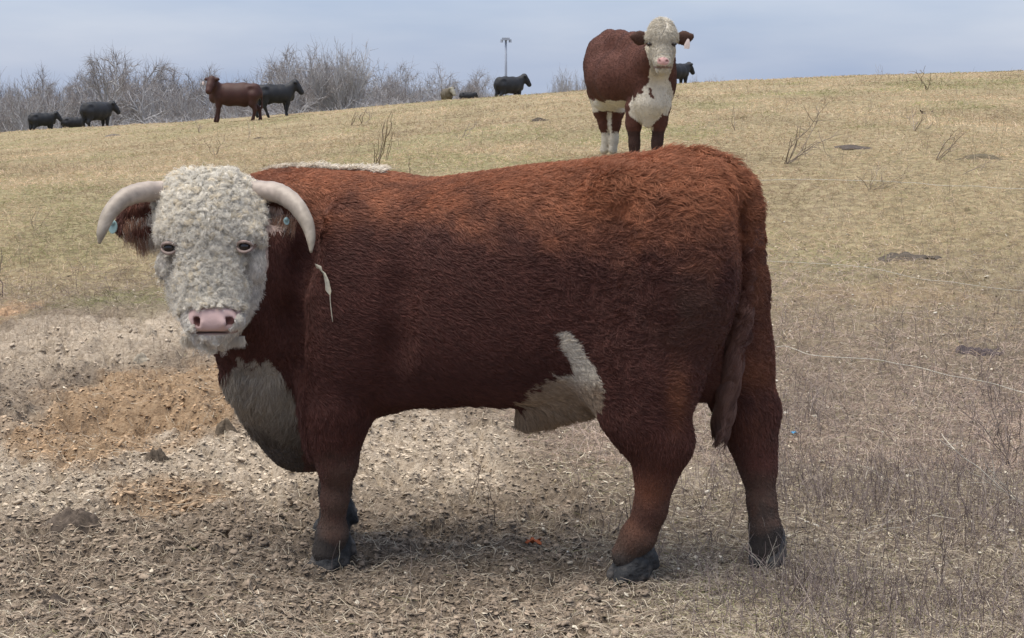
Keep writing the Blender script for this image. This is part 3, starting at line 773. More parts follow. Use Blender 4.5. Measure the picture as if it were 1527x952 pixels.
poll = sstep(330, 275, ly); side = sstep(50, 75, np.abs(lx - 314)) * sstep(380, 430, ly)
smooth = np.maximum(sstep(38, 50, np.abs(lx - 312)) * sstep(330, 360, ly) * sstep(425, 400, ly), sstep(455, 475, ly))   # shorter hair round eyes and nose
rad = (.0052 + .0046 * R.rand(m)) * (1 + .45 * poll + .15 * side) * (1 - .55 * smooth)
turns = (.50 + .55 * R.rand(m)) * (1 - .35 * smooth)
pitch = (.017 + .012 * R.rand(m)) * (1 + .5 * poll + .9 * side) * (1 - .2 * smooth)
hand = np.where(R.rand(m) < .5, 1., -1.); ph0 = R.rand(m) * 6.28
pts = np.zeros((m, S, K, 3)); so = R.randn(m, S, 3) * (.0030 + .0018 * R.rand(m))[:, None, None]; fz = R.randn(m, S, 3) * .0012
for k in range(K):
    q = k / (K - 1); a = ph0 + hand * turns * 6.283 * q
    rr = rad * (.35 + .65 * math.sin(min(1, q * 1.4) * 1.57)) * (1 - .35 * q)
    p = LP + LN * (.004 + rr * .9 + .006 * q * (1 + poll) * (1 - smooth) + rr * np.sin(a) * .9)[:, None] + W * (rr * np.cos(a))[:, None] + D * (pitch * (q - .2))[:, None]
    pts[:, :, k] = p[:, None] + so * (.55 + 1.0 * math.sin(q * 2.9)) * (1 - .55 * q) + fz * math.sin(q * 9 + 1)
pts[:, :, 0] = LP[:, None] - LN[:, None] * .001 + so * .8
lc = np.array([.86, .81, .71]) * (.82 + .30 * R.rand(m, 1)); yl = R.rand(m, 1) < .2; lc = np.where(yl, lc * np.array([1., .95, .86]), lc)
lcol = (lc[:, None] * (.85 + .25 * R.rand(m, S, 1))).reshape(-1, 3)
adopt(bull, curves('face_curls', pts.reshape(-1, K, 3), .00042 * np.array([1.] * 7 + [.8, .4])[None], lcol, whitem))
nf = 9000; ii = R.randint(0, m, nf); P0 = LP[ii] + R.randn(nf, 3) * .006; K = 10; ph = R.rand(nf) * 6.28; rf = .0025 + .004 * R.rand(nf); Lf = (.016 + .018 * R.rand(nf)) * (1 - .5 * smooth[ii]) * (1 + .4 * side[ii]); hd_ = np.where(R.rand(nf) < .5, 1., -1.)
Df = unit(D[ii] + R.randn(nf, 3) * .45); Wf = W[ii]; Nf = LN[ii]; tn = 1.0 + 1.3 * R.rand(nf); pf = np.zeros((nf, K, 3))
for k in range(K):
    q = k / (K - 1); a = ph + hd_ * tn * 6.283 * q; g_ = min(1, q * 4)
    pf[:, k] = P0 + Nf * (.006 + .012 * math.sin(q * 2.4) + rf * g_ * np.sin(a))[:, None] + Wf * (rf * g_ * np.cos(a))[:, None] + Df * (Lf * q)[:, None]
adopt(bull, curves('face_frizz', pf, .00042 * np.linspace(1, .5, K)[None], np.array([.86, .81, .72]) * R.uniform(.75, 1.1, (nf, 1)), whitem))
# short under hair on the face so no skin shows between the locks
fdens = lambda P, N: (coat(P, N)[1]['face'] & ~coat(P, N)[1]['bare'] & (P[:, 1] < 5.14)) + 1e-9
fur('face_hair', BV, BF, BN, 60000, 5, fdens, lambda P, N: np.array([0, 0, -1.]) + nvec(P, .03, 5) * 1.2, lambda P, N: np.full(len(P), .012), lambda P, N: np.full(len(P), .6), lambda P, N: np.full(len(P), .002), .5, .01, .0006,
    lambda P, N: np.array([.40, .345, .28]) + (np.array([.74, .69, .62]) - np.array([.40, .345, .28])) * sstep(425, 470, bcoord(P)[1] + 1.2 * np.maximum(np.abs(bcoord(P)[0] - 312) - 38, 0) * (bcoord(P)[1] > 350) * 2)[:, None], bull, whitem, 33)  # dirty beige under the curls, darkened to deepen the gaps between locks
# muzzle whiskers and hair fringe under the chin and at the jaw edge
n = 2600; q = R.rand(n); P0 = np.stack([hp(270 + 95 * a, 505 - 8 * abs(a - .5) + 6 * R.rand(), 4.86 + .04 * R.rand()) for a in q]); K = 5
pts = P0[:, None] + np.linspace(0, 1, K)[None, :, None] * (np.array([0, -.004, -.022]) + R.randn(n, 3) * .005)[:, None]
adopt(bull, curves('chin_hair', pts, .0006 * np.linspace(1, .3, K)[None], np.tile(WHITE * 1.1, (n, 1)), whitem))
# ear fringes
for E, cc, dd, nn in ((EARL, np.array([.30, .165, .11]), np.array([.1, 0, -1.]), 3400), (EARR, np.array([.42, .25, .17]), np.array([-.15, 0, -1.]), 2800)):
    E = np.array(E); n = nn; u = R.rand(n) * 2.7; i = np.minimum(u.astype(int), 2); f_ = (u - i)[:, None]
    P0 = E[i] * (1 - f_) + E[i + 1] * f_ + R.randn(n, 3) * np.array([.008, .008, .012]) + np.array([0, -.008, -.012]); K = 6
    Ln = (.030 + .055 * R.rand(n) * (u < 1.9))[:, None]
    pts = np.stack([P0 + (dd * (q + .2 * q * q) + R.randn(n, 3) * .04 + np.array([0, -.35 * q * (1 - q), 0])) * Ln for q in np.linspace(0, 1, K)], 1)
    pts += (nvec(P0, .02, 8) * .014)[:, None] * np.linspace(0, 1, K)[None, :, None]
    cl = cc * (.6 + .8 * R.rand(n, 1)); wh = R.rand(n, 1) < np.where(u < 1.2, .75, .15)[:, None]; cl = np.where(wh, np.array([.62, .56, .49]), cl)
    adopt(bull, curves('ear_hair', pts, .0006 * np.linspace(1, .3, K)[None], cl, furm))
# horns
def hornmat():
    m = mat('horn', (.36, .30, .26), rough=.45, spec=.4, attr='hcol', var=(30, .22, 6), bump=(60, .35, .003)); return m
hm = hornmat()
HORNL = [(262, 290, 5.03), (240, 287, 5.00), (212, 287, 4.96), (184, 297, 4.91), (163, 319, 4.87), (152, 345, 4.84), (148, 364, 4.83)]
HORNR = [(366, 288, 5.04), (388, 286, 5.02), (414, 288, 4.98), (438, 303, 4.93), (455, 327, 4.89), (463, 352, 4.86), (464, 377, 4.84)]
for pth in (HORNL, HORNR):
    P = spline([hp(*a) for a in pth], 44); u = np.linspace(0, 1, 44)
    r = np.interp(u, [0, .15, .45, .7, .88, 1], [.036, .036, .031, .023, .014, .004]) * (1 + .03 * np.sin(u * 80 + 2 * np.sin(u * 17)) * (u < .55))
    V, F = tube(P, r, 20)
    uu = np.concatenate([np.repeat(u, 20), [0, 1]])[:, None]
    c = np.array([.40, .33, .29]) * (1 - uu) + np.array([.30, .26, .20]) * uu
    nz = fbm(V[:, 0] * 40, V[:, 1] * 40, V[:, 2] * 40, seed=2)[:, None]; c = c * (1 + .25 * nz); c = c + np.array([.10, .09, .08]) * sstep(.2, .6, nz)
    adopt(bull, newmesh('horn', V, F, cols={'hcol': np.clip(c, 0, 1)}, mat=hm))
# eyes
em = mat('eyeball', (.012, .008, .007), rough=.08, spec=.6)
lidm = mat('eyelid', (.30, .23, .20), rough=.6, var=(80, .3, 3))
for e in EYES:
    a = np.linspace(0, 2 * math.pi, 24, endpoint=False); b = np.linspace(-math.pi / 2, math.pi / 2, 14)
    A, Bb = np.meshgrid(a, b, indexing='ij'); c = e + np.array([0, -.012, 0])
    V = np.stack([c[0] + .0185 * np.cos(Bb) * np.cos(A), c[1] + .0195 * np.cos(Bb) * np.sin(A), c[2] + .0180 * np.sin(Bb)], -1).reshape(-1, 3)
    i, j = np.meshgrid(np.arange(24), np.arange(13), indexing='ij'); i2 = (i + 1) % 24
    F = np.stack([i * 14 + j, i2 * 14 + j, i2 * 14 + j + 1, i * 14 + j + 1], -1).reshape(-1, 4)
    adopt(bull, newmesh('eye', V, F, mat=em))
    for sg in (1, -1):
        th = np.linspace(0, math.pi, 12)
        P = np.stack([c[0] + .024 * np.cos(th), c[1] - .0175 + .018 * (1 - np.sin(th)), c[2] + sg * (.0170 if sg > 0 else .0165) * np.sin(th)], 1)
        V, F = tube(P, .0032 + .002 * np.sin(th), 8)
        adopt(bull, newmesh('eyelid', V, F, mat=lidm))
# ear tags
tagm = mat('tag_plastic', (.30, .45, .46), rough=.4, spec=.4, var=(40, .12, 2))
def eartag(c, rx, rz, tilt, stud=True, mt=None):
    a = np.linspace(0, 2 * math.pi, 20, endpoint=False); V = []
    for y0, k in ((0, .9), (.0015, 1), (.004, 1), (.0055, .9)):
        V.append(np.stack([np.cos(a) * rx * k, np.full(20, y0), np.sin(a) * rz * k * np.where(np.sin(a) > 0, .85, 1)], 1))
    V = np.vstack(V + [np.array([[0, 0, 0], [0, .0055, 0]])]); ct, st = math.cos(tilt), math.sin(tilt)
    V = np.stack([V[:, 0] * ct - V[:, 2] * st, V[:, 1] - V[:, 0] * .3, V[:, 0] * st + V[:, 2] * ct], 1) + c
    F = [[r * 20 + k, r * 20 + (k + 1) % 20, (r + 1) * 20 + (k + 1) % 20, (r + 1) * 20 + k] for r in range(3) for k in range(20)]
    T = [[(k + 1) % 20, k, 80] for k in range(20)] + [[60 + k, 60 + (k + 1) % 20, 81] for k in range(20)]
    F = np.array([[a, b, c_, d] for a, b, c_, d in F]); T = np.array(T)
    o = newmesh('ear_tag', V, np.vstack([F[:, [0, 1, 2]], F[:, [0, 2, 3]], T]), smooth=False, mat=mt or tagm); adopt(bull, o)
    if stud:
        P = np.array([c + [0, -.004, rz * .45], c + [0, .004, rz * .45]]); V, F = tube(P, .007, 10)
        s = newmesh('stud', V, F, mat=tagm); s.parent = o
    return o
eartag(hp(168, 338, 4.93), .016, .024, -.15); eartag(hp(427, 330, 4.945), .010, .013, .2)
# hooves: two claws each and a pair of dew claws
hoofm = mat('hoof', (.055, .058, .062), rough=.7, attr='hcol', spec=.3, bump=(55, .8, .012))
def hoof(c, yaw, L=.070, Wd=.056, Hh=.060, name='hoof', zs=None):
    """c: middle of the sole; yaw: direction the toes point (radians from -X towards -Y)"""
    f = np.array([-math.cos(yaw), -math.sin(yaw), 0]); g = np.array([math.sin(yaw), -math.cos(yaw), 0]); M = np.stack([f, g, Z_])
    c = np.array(c, float)
    h = Field(axis(c[0] - .16, c[0] + .16, .0055), axis(c[1] - .16, c[1] + .16, .0055), axis(c[2] - .02, c[2] + .14, .0055))
    for sg in (-1, 1):
        h.chain([c - f * .035 + g * sg * Wd * .50 + Z_ * .030, c + f * L * .55 + g * sg * (Wd * .46) + Z_ * .018], [Wd * .55, Wd * .36], k=.012)
        h.cone(c - f * .02 + g * sg * Wd * .42 + Z_ * .066, Wd * .56, c + f * L * .25 + g * sg * Wd * .45 + Z_ * .034, Wd * .50, k=.02)
        h.cone(c - f * .082 + g * sg * .030 + Z_ * .078, .017, c - f * .094 + g * sg * .034 + Z_ * .058, .012, k=.012)
    h.cone(c - f * .045 + Z_ * .10, .052, c - f * .03 + Z_ * .06, .055, k=.03)
    h.add(lambda X, Y, Z: (c[2] + .004 - Z) + 0 * X + 0 * Y, c - .2, c + .2, .006, op='u') if False else None
    def floor_(X, Y, Z): return (Z - c[2]) + 0 * X + 0 * Y
    sl = h.sl(c - .2, c + .2); X, Y, Z = h.pts(sl); h.f[sl] = np.maximum(h.f[sl], (c[2] + .001 - Z) + 0 * X + 0 * Y)
    sl = h.sl(c - .2, c + .2); nn = fbm(X * 60 + 0 * Y + 0 * Z, Y * 60 + 0 * X + 0 * Z, Z * 60 + 0 * X + 0 * Y, o=3, seed=8)
    h.f[sl] += .006 * nn
    V, F = h.mesh()
    nz = fbm(V[:, 0] * 35, V[:, 1] * 35, V[:, 2] * 35, seed=6)[:, None]
    col = np.array([.042, .043, .045]) * (1 + .5 * nz) + np.array([.07, .057, .045]) * sstep(-.1, .5, nz)
    nrm = vnormals(V, F)
    if ((V - V.mean(0)) * nrm).sum() < 0: F = F[:, ::-1]
    return newmesh(name, V, F, cols={'hcol': np.clip(col, 0, 1)}, mat=hoofm)
for p, yw in zip(HF, (.75, .3, .35, 1.2)):
    p = p.copy(); p[2] = ground(p[:1], p[1:2])[0] - .004
    adopt(bull, hoof(p, yw))
# dry husk caught in the coat, hanging by a stalk
hkm = mat('dry_husk', (.50, .46, .36), rough=.8, var=(60, .3, 4))
hk = [(471, 394), (475, 400), (480, 405), (484, 412), (488, 421), (490, 430), (492, 438)]
P = np.array([B(a, b, .392) for a, b in hk]); hw_ = [.002, .010, .014, .012, .009, .011, .003]; V = []
for i, (p, h) in enumerate(zip(P, hw_)):
    tw = .5 * i
    for q in (-1, -.3, .4, 1): V.append(p + h * q * (math.cos(tw) * S_ + math.sin(tw) * T_ * .6) + .004 * T_ * math.sin(q * 4 + i) + Z_ * .005 * R.randn())
V = np.array(V); V = np.vstack([V, V - T_ * .0015]); n_ = len(P) * 4
F = np.array([[i * 4 + q, i * 4 + q + 1, i * 4 + q + 5, i * 4 + q + 4] for i in range(len(P) - 1) for q in range(3)])
husk = newmesh('dry_husk', V, np.vstack([F, F[:, ::-1] + n_]), mat=hkm); tag(husk, 'pale dry seed husk caught in the red coat of the bull\'s shoulder', 'husk')
P = spline([B(492, 438, .392), B(493, 455, .392), B(496, 480, .392)], 8); V, F = tube(P, .0016, 5)
st_ = newmesh('stalk', V, F, mat=hkm); st_.parent = husk
lap('bull done')
# ------------------------------------------------------------------ the white faced cow on the slope
def hcow():
    Fd = Field(axis(.55, 2.45, .018, [(1.30, 2.10, .012)]), axis(16.7, 19.8, .022, [(16.7, 17.3, .013)]), axis(.45, 2.35, .018, [(1.55, 2.3, .012)]))
    fw = np.array([math.sin(math.radians(19)), -math.cos(math.radians(19)), 0]); sd_ = np.array([fw[1], -fw[0], 0]) * -1
    M = np.stack([fw, np.array([-fw[1], fw[0], 0]), Z_])
    Y1, Y2 = 17.5, 19.0
    # barrel, chest, rump
    Fd.chain([hp(912, 104, 18.9), hp(912, 116, 18.4), hp(930, 118, 18.0), hp(962, 112, 17.6)], [.24, .285, .30, .28], k=.12)
    Fd.ell(hp(911, 92, 18.95), (.26, .25, .22), M, k=.10)
    Fd.chain([hp(909, 56, 18.9), hp(925, 63, 18.4), hp(946, 68, 18.0), hp(965, 74, 17.7)], [.07, .09, .10, .11], k=.22)
    Fd.ell(hp(890, 98, 18.6), (.15, .12, .26), M, k=.16)
    Fd.chain([hp(909, 60, 18.85), hp(894, 74, 18.8), hp(886, 94, 18.7)], [.07, .09, .08], k=.16)
    Fd.ell(hp(948, 110, 17.65), (.16, .14, .34), M, k=.10); Fd.ell(hp(992, 118, 17.55), (.16, .12, .30), M, k=.10)
    Fd.chain([hp(967, 100, 17.6), hp(978, 92, 17.35), hp(987, 76, 17.15)], [.25, .20, .15], k=.08)
    Fd.chain([hp(972, 125, 17.45), hp(970, 155, 17.40), hp(968, 176, 17.42)], [.20, .17, .10], k=.08)
    Fd.chain([hp(966, 168, 17.36), hp(966, 186, 17.38)], [.07, .035], k=.05)
    # legs
    for (a, b, c, d, Y) in (((947, 160), (945, 185), (946, 214), (946, 236), 17.55), ((986, 158), (983, 182), (980, 212), (979, 234), 17.45)):
        Fd.chain([hp(*a, Y), hp(*b, Y), hp(*c, Y), hp(*d, Y)], [.115, .085, .058, .062], k=.05)
    for (a, b, c, d, e, Y) in (((893, 135), (897, 165), (901, 186), (904, 208), (901, 224), 19.05), ((921, 140), (919, 165), (917, 186), (916, 208), (914, 224), 18.95)):
        Fd.chain([hp(*a, Y), hp(*b, Y), hp(*c, Y), hp(*d, Y), hp(*e, Y)], [.15, .095, .062, .044, .056], k=.06)
    Fd.ell(hp(905, 152, 18.7), (.22, .16, .12), M, k=.08)
    # head
    Fd.ell(hp(987, 55, 17.0), (.150, .14, .155), k=.04); Fd.ell(hp(987, 42, 17.04), (.115, .10, .10), k=.05)
    Fd.chain([hp(987, 62, 16.97), hp(988, 80, 16.92), hp(989, 92, 16.87)], [.142, .098, .080], k=.05)
    Fd.ell(hp(989, 92, 16.83), (.086, .07, .060), k=.03); Fd.ell(hp(988, 104, 16.90), (.068, .07, .05), k=.04)
    Fd.chain([hp(985, 85, 17.05), hp(987, 104, 16.98)], [.10, .062], k=.04)
    for sx, e0, e1, e2 in ((-1, (966, 58), (954, 57), (944, 55)), (1, (1008, 58), (1020, 57), (1031, 55))):
        Fd.chain([hp(*e0, 17.02), hp(*e1, 17.0), hp(*e2, 16.97)], [.040, .068, .035], k=.03, sq=.5, ax=np.array([0., 1, 0]))
        Fd.ell(hp(987 + sx * 19, 66, 16.83), (.025, .02, .018), k=.01, op='d')
        Fd.ell(hp(989 + sx * 5.5, 92, 16.765), (.014, .02, .012), k=.01, op='d')
    V, F = Fd.mesh(); N = vnormals(V, F)
    if ((V - V.mean(0)) * N).sum() < 0: F = F[:, ::-1]; N = -N
    return V, F, N
HV, HF_, HN = hcow()
def hcoat(P, N):
    x, y, s, t = bcoord(P)
    nz = fbm(P[:, 0] * 7, P[:, 1] * 7, P[:, 2] * 7, o=3, seed=44); n2 = fbm(P[:, 0] * 22, P[:, 1] * 22, P[:, 2] * 22, o=2, seed=45)
    c = np.array([.095, .037, .026]) * (1 + .2 * nz + .12 * n2)[:, None]
    jx, jy = x + 5 * nz + 3 * n2, y + 5 * nz + 2 * n2
    head = (P[:, 1] < 17.24) & inpoly(x + 1.5 * n2, y, [(960, 26), (1013, 26), (1013, 66), (1006, 84), (1003, 100), (999, 114), (975, 114), (970, 98), (966, 82), (961, 66)])
    ear = (P[:, 1] < 17.3) & ((x < 961) | (x > 1013)) & (y < 75)
    bib = inpoly(jx, jy, [(966, 100), (1000, 96), (997, 118), (1004, 140), (999, 165), (985, 175), (978, 182), (966, 200), (955, 184), (938, 172), (940, 150), (947, 140), (956, 135), (962, 128), (968, 120)]) & (P[:, 1] < 17.62)
    flap = inpoly(jx, jy, [(966, 128), (970, 130), (973, 147), (967, 142)])
    belly = (P[:, 1] > 17.7) & (y > 150 + np.abs(x - 893) * .25 * np.where(x < 893, -1.2, .2) + 5 * nz + 2 * n2) & (y < 166 + 5 * nz) & (N[:, 2] < .1)
    sock = (P[:, 1] > 18.5) & (y > 198 + 4 * nz)
    stripe = (P[:, 1] > 18.2) & (np.abs(x - 909 - n2 * 2) < 3.2) & (y > 168)
    w = (head | (bib & ~flap) | belly | sock | stripe) & ~ear
    c = np.where(w[:, None], np.array([.60, .55, .46]) * (1 + .12 * nz + .1 * n2)[:, None], c)
    c = np.where(((P[:, 1] < 17.7) & (y > 196) & (x > 930))[:, None], np.array([.055, .028, .022]), c)
    c = np.where((ear & (y < 90))[:, None], np.array([.07, .035, .025]), c)
    nose = head & (((x - 989) / 9.) ** 2 + ((y - 91.5) / 6.) ** 2 < 1) & (P[:, 1] < 16.9)
    c = np.where(nose[:, None], np.array([.60, .36, .34]), c)
    lip = head & (y > 98) & (y < 101.5) & (np.abs(x - 988) < 13); c = np.where(lip[:, None], np.array([.28, .2, .17]), c)
    for sx in (-1, 1):
        e = ((x - 989 - sx * 5.5) / 1.8) ** 2 + ((y - 90.5) / 1.8) ** 2 < 1; c = np.where((head & e)[:, None], np.array([.2, .1, .09]), c)
        e = ((x - 987 - sx * 19) / 5.) ** 2 + ((y - 66) / 3.2) ** 2 < 1
        c = np.where((head & e)[:, None], np.array([.06, .04, .035]), c)
    return np.clip(c, 0, 1), head, nose
hc_, hh_, hn_ = hcoat(HV, HN)
p0 = HV[:, :2].mean(0); hc0 = empty('hereford_cow', (p0[0], p0[1], ground([p0[0]], [p0[1]])[0]))
tag(hc0, 'brown cow with white face and white brisket facing the camera behind the bull\'s rump', 'cow')
adopt(hc0, newmesh('body', HV, HF_, cols={'hcol': hc_}, mat=skin))
def hflow(P, N): return np.array([-.3, .7, -.7]) + nvec(P, .10, 5) * .25
fur('coat_fur', HV, HF_, HN, 42000, 4, lambda P, N: (N[:, 1] < .35) * (.4 + 1.0 * hcoat(P, N)[1]) * (~hcoat(P, N)[2]) + 1e-9, hflow, lambda P, N: .013 + .035 * (hcoat(P, N)[1] & (bcoord(P)[1] < 56)), lambda P, N: np.full(len(P), .45),
    lambda P, N: .001 + .012 * hcoat(P, N)[1], .3, .02, .0016, lambda P, N: hcoat(P, N)[0], hc0, furm, 51)
for sx in (-1, 1):
    V, F = tube(np.array([hp(987 + sx * 19.3 + a, 66 + .5 * sx * 0, 16.852) for a in (-3, -1.2, 1.2, 3)]), [.005, .016, .016, .005], 10)
    adopt(hc0, newmesh('eye', V, F, mat=em))
wt = mat('white_tag', (.72, .60, .56), rough=.5, var=(30, .1, 2))
V, F = tube(np.array([hp(1026, 59, 16.9), hp(1025.5, 63, 16.88), hp(1024.5, 68, 16.88), hp(1024, 73, 16.88)]), [.012, .024, .034, .030], 8)
V[:, 1] = 16.88 + (V[:, 1] - 16.88) * .15
adopt(hc0, newmesh('ear_tag', V, F, smooth=False, mat=wt))
# ------------------------------------------------------------------ cattle along the crest
def cowmesh(head=0., headup=.0, res=.035, L=1.0, legs=(0, 0, 0, 0), fat=1.):
    """a standing cow, nose towards +x, 1.38 m at the withers; head: turn of the neck (radians)"""
    f = Field(axis(-1.5, 1.7, res), axis(-1.0, 1.0, res), axis(-.05, 1.95, res))
    A = lambda *a: np.array(a, float)
    f.chain([A(-.75, 0, 1.05), A(-.35, 0, .97), A(.15, 0, .97), A(.55, 0, 1.0)], [.28, .365 * fat, .365 * fat, .32], k=.12, sq=.84 + .1 * fat, ax=A(0, 1, 0))
    f.chain([A(-.90, 0, 1.30), A(-.4, 0, 1.30), A(.2, 0, 1.27), A(.6, 0, 1.27)], [.08, .09, .09, .10], k=.14)
    f.chain([A(.60, 0, .98), A(.76, 0, .84)], [.27, .15], k=.12); f.chain([A(.72, 0, 1.08), A(.74, 0, .86)], [.19, .14], k=.12)
    for q in (-1, 1): f.ell(A(-.72, q * .19, 1.27), (.14, .08, .07), k=.1); f.ell(A(.50, q * .15, 1.15), (.14, .10, .20), k=.1); f.ell(A(-.86, q * .16, 1.05), (.16, .10, .20), k=.1)
    f.chain([A(-.85, 0, 1.15), A(-.98, 0, 1.02)], [.20, .16], k=.1)
    c, s = math.cos(head), math.sin(head)
    n0 = A(.60, 0, 1.12); n1 = n0 + A(.17 * c + .04, .18 * s, .13 + headup); n2 = n1 + A(.12 * c, .14 * s, .13 + headup * .3)
    f.chain([n0, n1, n2], [.27, .20, .14], k=.1); f.chain([n0 - Z_ * .1, n1 - Z_ * .12], [.2, .12], k=.1)
    hd = A(c * .55, s * .62, -.82); hd /= np.linalg.norm(hd); sdv = A(-s, c, 0)
    f.chain([n2, n2 + hd * .26, n2 + hd * .49], [.175, .15, .125], k=.05)
    f.ell(n2 + hd * .51, (.115, .095, .085), k=.03)
    for q in (-1, 1): f.chain([n2 + sdv * q * .10 + Z_ * .05, n2 + sdv * q * .24 + Z_ * .04, n2 + sdv * q * .31 + Z_ * .02], [.045, .065, .04], k=.03)
    for k, (x, y) in enumerate(((.52, .15), (.50, -.15), (-.80, .16), (-.78, -.16))):
        dx = legs[k]; h = x < 0
        if h: f.chain([A(x, y, .95), A(x + .05, y, .66), A(x - .08 + dx * .5, y, .46), A(x - .02 + dx, y, .12), A(x + .02 + dx, y, .02)], [.22, .14, .080, .056, .068], k=.07)
        else: f.chain([A(x, y, .85), A(x + .01 + dx * .3, y, .60), A(x + dx * .6, y, .40), A(x + dx, y, .12), A(x + .03 + dx, y, .02)], [.18, .105, .075, .055, .068], k=.06)
    f.chain([A(-1.0, 0, 1.28), A(-1.09, 0, 1.1), A(-1.10, 0, .75), A(-1.08, 0, .50)], [.045, .04, .03, .05], k=.03)
    f.ell(A(-.45, 0, .66), (.16, .14, .13), k=.06)
    V, F = f.mesh(); N = vnormals(V, F)
    if ((V - V.mean(0)) * N).sum() < 0: F = F[:, ::-1]
    V[:, 0] *= L; V[:, 1:] *= 1.04
    return V, F, (n2, hd, sdv)
blackm = mat('black_hide', rough=.6, attr='hcol', spec=.3)
def far_cow(px, Y, yaw, label, col, name='black_cow', scale=1., sink=0, spot=None, group=None, **kw):
    X = (px - CX) / FPX * Y; z = ground([X], [Y])[0]
    V, F, hd = cowmesh(**kw)
    nz = fbm(V[:, 0] * 5, V[:, 1] * 5, V[:, 2] * 5, seed=int(px))[:, None]; c = np.array(col) * (1 + .3 * nz)
    if spot: c = spot(V, c)
    root = empty(name, (X, Y, z - sink)); root.rotation_euler = (0, 0, yaw); root.scale = (scale,) * 3
    o = newmesh('body', V, F, cols={'hcol': np.clip(c, 0, 1)}, mat=blackm, parent=root)
    tag(root, label, 'cow', group)
    return root, o, hd
BK = (.022, .023, .027)
rd = math.radians
grp = 'cattle standing along the crest of the hill'
rc, rb, hd = far_cow(352, 57.5, rd(180), 'dark red cow with white ear tag looking at the camera, on the crest', (.052, .020, .016), 'red_cow', .97, group=grp, head=1.25, headup=.10, legs=(.05, .22, .05, -.2), fat=1.06)
V, F = tube(np.array([hd[0] - hd[2] * .22 + np.array([.12, .10, 0]) + a for a in (np.array([0, .0, .02]), np.array([0, 0, -.05]), np.array([0, 0, -.11]))]), [.03, .05, .045], 6)
newmesh('ear_tag', V, F, smooth=False, mat=wt, parent=rc)
far_cow(416, 60, rd(42), 'black cow standing just right of the dark red cow', BK, scale=.86, group=grp, head=-.5, headup=.06, legs=(.1, -.1, -.15, .2))
far_cow(151, 77, rd(62), 'largest black cow of the three on the far left crest', BK, scale=.98, group=grp, head=-.6, headup=-.05, fat=1.15)
far_cow(115, 79, rd(40), 'small black cow with lowered head between two others at far left', BK, scale=.62, group=grp, head=-.2, headup=-.06)
far_cow(70, 77, rd(52), 'leftmost black cow of the whole herd', BK, scale=.76, group=grp, head=-.7, headup=-.02)
def tan(V, c):
    m = V[:, 0] > .98; c = np.where(m[:, None], np.array([.32, .30, .24]), c); return c
far_cow(668, 78, rd(-75), 'distant tan cow with pale face in front of the trees', (.11, .09, .06), 'tan_cow', .64, group=grp, head=.5, spot=tan)
far_cow(699, 76, rd(20), 'low black calf lying on the crest left of the pole', BK, 'black_calf', .42, sink=.05, group=grp, head=.3, headup=-.1)
far_cow(761, 83, rd(45), 'black cow standing at the foot of the tall pole', BK, scale=1.0, group=grp, head=-.5, headup=.02, fat=1.1)
far_cow(1008, 79, rd(50), 'black cow mostly hidden behind the white faced cow', BK, scale=.92, group=grp, head=-.3, headup=-.04)
lap('cattle')
# ------------------------------------------------------------------ bare trees beyond the crest
barkm = mat('grey_bark', (.44, .435, .445), rough=.9, spec=.1, var=(1.2, .2, 4))
twigm = mat('grey_twigs', rough=.9, attr='hcol', spec=.05)
def tree_data(seed, stems=1, spread=.5, fan=.72, up=.15, nt=2600, lean=0.):
    """unit high bare tree; returns trunk mesh data and twig curve data"""
    r = random.Random(seed); rr = np.random.RandomState(seed)
    TV, TF, nV = [], [], 0; tips = []
    def branch(p, d, L, rad, lev):
        nonlocal nV
        n = 5; P = [p]; q = p.copy(); dd = d.copy()
        for k in range(n):
            dd = unit(dd + rr.randn(3) * (.10 + .05 * lev) + np.array([0, 0, up * .22])); q = q + dd * L / n; P.append(q)
        P = np.array(P); V, F = tube(P, np.linspace(rad, rad * .55, n + 1), 5 if lev < 2 else 3, cap=False)
        TV.append(V); TF.append(F + nV); nV += len(V)
        if lev >= 3: 
            for k in range(2, n + 1): tips.append((P[k], unit(P[k] - P[k - 1]), rad * .5))
            return
        kids = [3, 4, 3][lev] + (r.random() < .5)
        for k in range(kids):
            t = (.45 if lev == 0 else .30) + .70 * (k + r.random()) / kids; i = min(int(t * n), n - 1); b = P[i] + (P[i + 1] - P[i]) * (t * n - i if t * n < n else 1)
            ax = unit(np.cross(dd, rr.randn(3))); a = fan * (.6 + .7 * r.random()) * (1 if k < kids - 1 else .3)
            nd = unit(dd * math.cos(a) + ax * math.sin(a)); nd[2] = max(nd[2], .05)
            branch(b, unit(nd), L * (.62 + .22 * r.random()), rad * .56, lev + 1)
    for s in range(stems):
        a = s * 2.4 + r.random(); off = .0 if stems == 1 else .05
        branch(np.array([off * math.cos(a), off * math.sin(a), 0]), unit(np.array([math.cos(a) * spread * (stems > 1) + lean, math.sin(a) * spread * (stems > 1), 1.])), .30 + .08 * r.random(), .024 if stems == 1 else .016, 0)
    V = np.vstack(TV); F = np.vstack(TF)
    idx = rr.randint(0, len(tips), nt); P0 = np.array([tips[i][0] for i in idx]); D = np.array([tips[i][1] for i in idx])
    D = unit(D + rr.randn(nt, 3) * .8); K = 4; Lt = .04 + .06 * rr.rand(nt)
    bend = rr.randn(nt, 3) * .25
    pts = np.stack([P0 + (D * u + bend * u * u) * Lt[:, None] for u in np.linspace(0, 1, K)], 1)
    top = max(V[:, 2].max() * .5 + pts[..., 2].max() * .5, 1e-3)
    V /= top; pts /= top
    w_ = np.percentile(np.abs(pts[..., 0]), 97)
    return V, F, pts, w_
